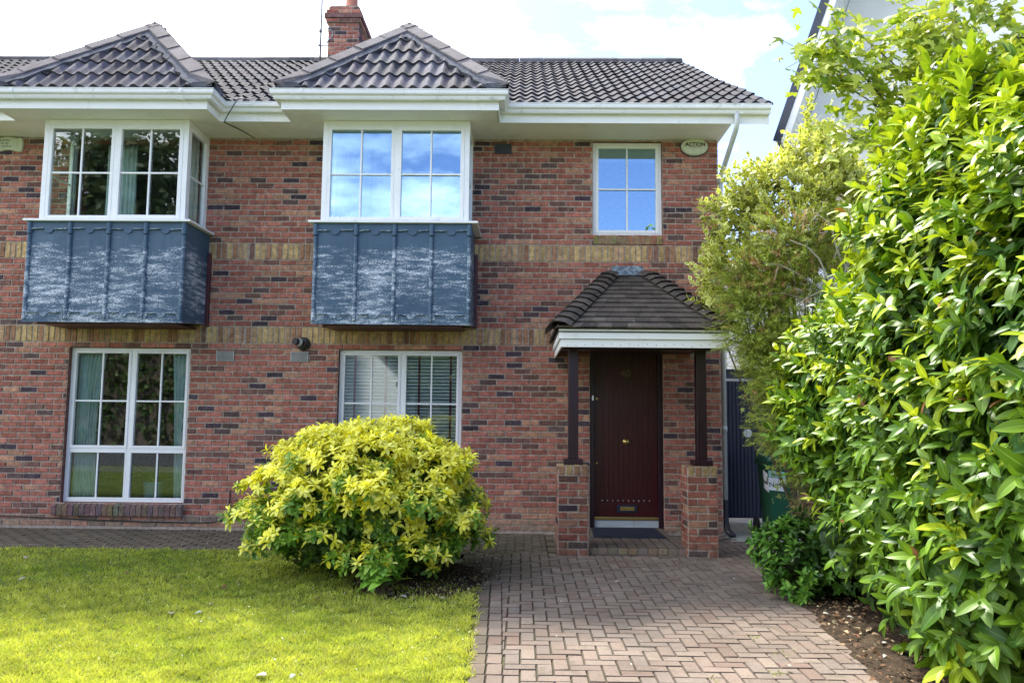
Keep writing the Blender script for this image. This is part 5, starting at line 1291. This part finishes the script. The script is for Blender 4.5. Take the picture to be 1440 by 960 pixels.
litter('petals', -6.5, 2.5, -6.2, -1.2, 900, [(.75, .76, .68), (.7, .68, .55)], .008, .018, lambda x, y: random.random() < (.65 if x < -.3 else .14), 'tiny pale fallen petals scattered over the lawn and the driveway', 'petals', z=G + .03)
# tufts and moss in the joints
xw = rng.uniform(-.5, 2.2, 5200); yw = rng.uniform(-6.5, -1.4, 5200)
wk = (np.exp(-((xw + .42) ** 2 / .012)) * .5 + np.exp(-((xw + .2) ** 2 / .10 + (yw + 2.5) ** 2 / .7)) * .35 + (np.abs(xw - np.array([edge_x(v) for v in yw])) < .06) * .25) > rng.random(5200) * 1.1
for (a, b_, s_, m_) in ((1.62, -4.55, .03, 26), (1.72, -4.9, .05, 30), (1.55, -5.3, .04, 40), (1.15, -5.45, .03, 24), (2.25, -3.6, .03, 18)):
    xw = np.append(xw, rng.normal(a, s_, m_)); yw = np.append(yw, rng.normal(b_, s_, m_)); wk = np.append(wk, np.ones(m_, bool))
xw, yw = xw[wk], yw[wk]; q = len(xw); P = np.stack([xw, yw, np.full(q, G - .004)], 1); D = rng.normal(size=(q, 3)); D[:, 2] = .8
o = npmesh('weeds', *put(leaf_t(2, .12, .2, .3), P, D, rng.normal(size=(q, 3)), rng.uniform(.010, .030, q), lerp((.13, .17, .03), (.32, .36, .07), rng.random(q))), M['leaf']); props(o, 'small weeds and moss growing in the joints of the block paving', 'weeds', None, 'stuff')
# single fallen leaves one can point to
def fallen(x, y, s, col, lab, grp=None, z=G + .035, T=None):
    P = np.array([[x, y, z]]); D = np.array([[math.cos(x * 40), math.sin(x * 40), .05]]); o = npmesh('fallen_leaf', *put(T or leaf_t(6, .28, .4, .25), P - unit(D) * s * .5, D, np.array([[.1, -.15, 1.]]), np.array([s * .72]), np.array([col], float) * .8), M['dry'])
    sd = o.modifiers.new('thick', 'SOLIDIFY'); sd.thickness = .0015
    props(o, lab, 'leaf', grp)
br_, pl_ = (.28, .14, .08), (.62, .60, .50)
for x, y, s, c_, lab in [(-2.62, -4.20, .13, pl_, 'pale curled leaf on the open lawn, larger of the pale pair'), (-2.42, -4.22, .09, (.35, .42, .32), 'grey-green curled leaf just right of the larger pale leaf on the lawn'), (-2.30, -4.45, .07, (.45, .47, .40), 'small greyish leaf on the lawn below the grey-green one'),
                         (-2.55, -3.35, .10, br_, 'brown leaf on the lawn just left of the yellow shrub'), (-2.48, -3.20, .07, (.36, .22, .13), 'small rusty leaf touching the shadow left of the yellow shrub'), (-5.05, -2.15, .11, (.55, .48, .36), 'tan leaf on the grass below the left-hand lower window'),
                         (-4.45, -3.15, .10, (.55, .5, .36), 'straw-coloured leaf alone on the left of the lawn'), (-3.65, -2.85, .09, br_, 'brown leaf on the lawn well left of the yellow shrub'), (-1.50, -5.55, .11, pl_, 'white curled leaf at the bottom edge of the lawn'),
                         (-1.30, -5.58, .08, (.5, .52, .42), 'greyish leaf beside the white one at the bottom of the lawn'), (-1.66, -3.72, .08, (.40, .24, .14), 'brown leaf on the lawn in front of the yellow shrub'),
                         (-.95, -3.62, .09, pl_, 'pale leaf right of the small green plant'), (-.62, -3.66, .07, (.6, .55, .42), 'pale leaf near the paving edge right of the small green plant'),
                         (.86, -2.95, .06, pl_, 'small pale leaf on the paving in front of the step'), (1.62, -5.25, .07, pl_, 'pale leaf low on the right of the driveway'),
                         (2.36, -4.0, .09, (.75, .74, .66), 'white leaf on the soil beside the driveway, brightest of the bed'), (2.50, -4.1, .07, (.62, .6, .5), 'small pale leaf right of the white one on the soil'), (2.33, -4.6, .08, (.45, .2, .12), 'rust-red leaf on the soil below the hedge'),
                         (2.42, -4.75, .07, (.7, .68, .6), 'pale leaf on the soil next to the rust-red one'), (2.30, -5.05, .06, (.7, .68, .58), 'pale leaf lowest on the soil bed'), (2.62, -4.4, .09, (.42, .26, .12), 'orange-brown leaf under the lowest laurel leaves')]:
    fallen(x, y, s, c_, lab, 'fallen leaves')

# ------------------------------------------------------------------ across the road: what the windows reflect
def reftree(x, y, h, r_, lab):
    t = empty('tree', (x, y, G), lab, 'tree', 'trees across the road'); b = MB(); b.tube([(x, y, G), (x + .1, y, h * .4), (x, y, h * .8)], [.25, .18, .06], 8)
    for k in range(7): a = k * .9; b.tube([(x, y, h * (.3 + .06 * k)), (x + math.cos(a) * r_ * .6, y + math.sin(a) * r_ * .6, h * (.5 + .06 * k))], [.08, .02], 6)
    b.build('trunk', M['bark'], t, smooth=True)
    B_ = [(x + rng.normal() * r_ * .35, y + rng.normal() * r_ * .35, h * rng.uniform(.42, .82), r_ * .55, r_ * .55, h * .17) for _ in range(10)]
    P, Nn = blob_pts(B_, 4200, .5, .2, 0); lp, ld, ln, ls, lt = rosettes(P, Nn + [[0, 0, .2]], 5, 75, 40, .10, .42, .36, .1)
    npmesh('crown', *put(leaf_t(3, .3, .2, .2), lp, ld, ln, ls, lerp((.025, .06, .015), (.07, .13, .03), rng.random(len(lp)))), M['leaf'], t)
reftree(-17.5, -25, 15.5, 4.6, 'tall dense tree across the road, reflected in the left-hand upstairs bay')
reftree(-22.5, -24, 13.5, 4.2, 'broad tree across the road, reflected at the left edge of the left-hand bay')
reftree(-13.2, -27, 9.5, 3.6, 'lower tree across the road, reflected in the left-hand lower window')
reftree(-4.2, -30, 7.6, 3.0, 'small tree across the road, reflected in the right half of the lower window with blinds')
reftree(3.4, -34, 9.6, 1.8, 'slim tree across the road, its top reflected in the small upstairs window')
reftree(-9.4, -33, 10., 3.4, 'tree behind the white gabled house across the road')
for (hx, hy, hw_, hh_, lab) in ((-17., -23.6, 7.5, 4.6, 'tall hedge added across the road to darken the left-hand lower window reflection'), (3.5, -25., 6.5, 3.4, 'lower hedge added across the road, out of view, to darken window reflections'), (-4., -38., 9., 6.8, 'high hedge added behind the white gabled house to hide sky from the lower window')):
    he = empty('hedge', (hx, hy, G), lab, 'hedge', 'hedges added for darker window reflections')  # unseen hedges added to darken the reflections in the panes
    P = np.stack([rng.uniform(hx - hw_, hx + hw_, 9000), rng.uniform(hy - .5, hy + .5, 9000), hh_ * rng.random(9000) ** .8 + .1 * np.sin(rng.random(9000) * 9)], 1)
    npmesh('foliage', *put(leaf_t(3, .35, .2, .2), P, rng.normal(size=P.shape), rng.normal(size=P.shape) + [[0, .8, .6]], rng.uniform(.2, .34, 9000), lerp((.03, .07, .015), (.09, .16, .03), rng.random(9000))), M['leaf'], he)
    b = MB(); b.box(hx - hw_ + .2, hx + hw_ - .2, hy - .25, hy + .25, G, hh_ - .35); b.build('stem', M['bark'], he)  # opaque core of the added hedge
oh = empty('white_house', (-8., -30, G), 'white gabled house across the road, reflected in the lower window with blinds', 'house')
b = MB(); b.prism([(-9.6, -29, G), (-6.3, -29, G), (-6.3, -29, 3.6), (-8.2, -29, 5.4), (-9.6, -29, 4.1)], (0, -6, 0)); b.build('wall', M['render'], oh)
b = MB(); b.hexa([(-10., -28.7, 3.75), (-8.2, -28.7, 5.45), (-8.2, -35, 5.45), (-10., -35, 3.75), (-10., -28.7, 3.9), (-8.2, -28.7, 5.6), (-8.2, -35, 5.6), (-10., -35, 3.9)]); b.hexa([(-8.2, -28.7, 5.45), (-6., -28.7, 3.35), (-6., -35, 3.35), (-8.2, -35, 5.45), (-8.2, -28.7, 5.6), (-6., -28.7, 3.5), (-6., -35, 3.5), (-8.2, -35, 5.6)]); b.build('roof', M['slate'], oh)

# ------------------------------------------------------------------ light, sky, camera
SUN_AZ = R(-22); SUN_EL = R(57)           # azimuth from +Y towards +X: behind the houses, a little left
to_sun = Vector((math.sin(SUN_AZ) * math.cos(SUN_EL), math.cos(SUN_AZ) * math.cos(SUN_EL), math.sin(SUN_EL)))
sl = bpy.data.lights.new('sun', 'SUN'); sl.energy = 2.6; sl.angle = R(7); sl.color = (1., .95, .86)
so = bpy.data.objects.new('sun', sl); COL.objects.link(so); so.rotation_euler = to_sun.to_track_quat('Z', 'Y').to_euler(); so.location = (0, 5, 20)
wd = bpy.data.worlds.new('World'); sc.world = wd; wd.use_nodes = True; nt = wd.node_tree
bg = nt.nodes['Background']; sky = nt.nodes.new('ShaderNodeTexSky'); sky.sky_type = 'NISHITA'; sky.sun_disc = False
sky.sun_elevation = SUN_EL; sky.sun_rotation = SUN_AZ; sky.air_density = 1.0; sky.dust_density = .6; sky.ozone_density = 1.5
tc = nt.nodes.new('ShaderNodeTexCoord'); sep = nt.nodes.new('ShaderNodeSeparateXYZ'); nt.links.new(tc.outputs['Generated'], sep.inputs[0])
def mth(op, a, b_=None, c_=None):
    m = nt.nodes.new('ShaderNodeMath'); m.operation = op
    for i, v in enumerate((a, b_, c_)):
        if v is None: continue
        if isinstance(v, (int, float)): m.inputs[i].default_value = v
        else: nt.links.new(v, m.inputs[i])
    return m.outputs[0]
zz = mth('ADD', mth('MAXIMUM', sep.outputs[2], 0.), .28)
cx = nt.nodes.new('ShaderNodeCombineXYZ'); nt.links.new(mth('DIVIDE', sep.outputs[0], zz), cx.inputs[0]); nt.links.new(mth('DIVIDE', sep.outputs[1], zz), cx.inputs[1])
cn = nt.nodes.new('ShaderNodeTexNoise'); cn.inputs['Scale'].default_value = 2.1; cn.inputs['Detail'].default_value = 9; cn.inputs['Roughness'].default_value = .60; cn.inputs['Distortion'].default_value = .25
cm = nt.nodes.new('ShaderNodeMapping'); cm.inputs['Location'].default_value = (4.3, 1.9, .7); nt.links.new(cx.outputs[0], cm.inputs[0]); nt.links.new(cm.outputs[0], cn.inputs['Vector'])
# cloud bank thickest towards the sun (back left)
bias = mth('MULTIPLY_ADD', sep.outputs[0], -.36, mth('ADD', mth('MULTIPLY', mth('MAXIMUM', sep.outputs[1], 0.), .05), mth('MULTIPLY', mth('MAXIMUM', mth('MULTIPLY', sep.outputs[1], -1.), 0.), .03)))
cf = mth('ADD', cn.outputs['Fac'], bias)
cr_ = nt.nodes.new('ShaderNodeValToRGB'); cr_.color_ramp.elements[0].position = .50; cr_.color_ramp.elements[1].position = .76; e_ = cr_.color_ramp.elements.new(.60); e_.color = (.38, .38, .38, 1)
nt.links.new(cf, cr_.inputs[0])
tn = nt.nodes.new('ShaderNodeMix'); tn.data_type = 'RGBA'; tn.blend_type = 'MULTIPLY'; tn.inputs[0].default_value = 1.; tn.inputs[7].default_value = (.62, .58, .70, 1); nt.links.new(sky.outputs[0], tn.inputs[6])
mx = nt.nodes.new('ShaderNodeMix'); mx.data_type = 'RGBA'; nt.links.new(cr_.outputs[0], mx.inputs[0]); nt.links.new(tn.outputs[2], mx.inputs[6]); mx.inputs[7].default_value = (7.4, 7.8, 8.4, 1)
nt.links.new(mx.outputs[2], bg.inputs[0]); bg.inputs[1].default_value = .135
cd = bpy.data.cameras.new('camera'); cam = bpy.data.objects.new('camera', cd); COL.objects.link(cam); sc.camera = cam
cd.sensor_width = 36; cd.lens = 36 * 1081 / 1440; cd.clip_end = 1000
th, ps, ro = R(5.4), R(.8), R(.55)
F_ = Vector((-math.sin(ps) * math.cos(th), math.cos(ps) * math.cos(th), math.sin(th))); r0 = Vector((math.cos(ps), math.sin(ps), 0)); u0 = r0.cross(F_)
rr_ = r0 * math.cos(ro) + u0 * math.sin(ro); uu = -r0 * math.sin(ro) + u0 * math.cos(ro)
mt = Matrix((rr_, uu, -F_)).transposed().to_4x4(); mt.translation = Vector((0, -10.1, 1.5)); cam.matrix_world = mt
sc.view_settings.view_transform = 'Standard'; sc.view_settings.look = 'None'; sc.view_settings.gamma = 1; sc.view_settings.exposure = 1.98
sc.render.engine = 'CYCLES'
sc.render.resolution_x = 1024; sc.render.resolution_y = 682
sc.cycles.max_bounces = 8; sc.cycles.transparent_max_bounces = 12
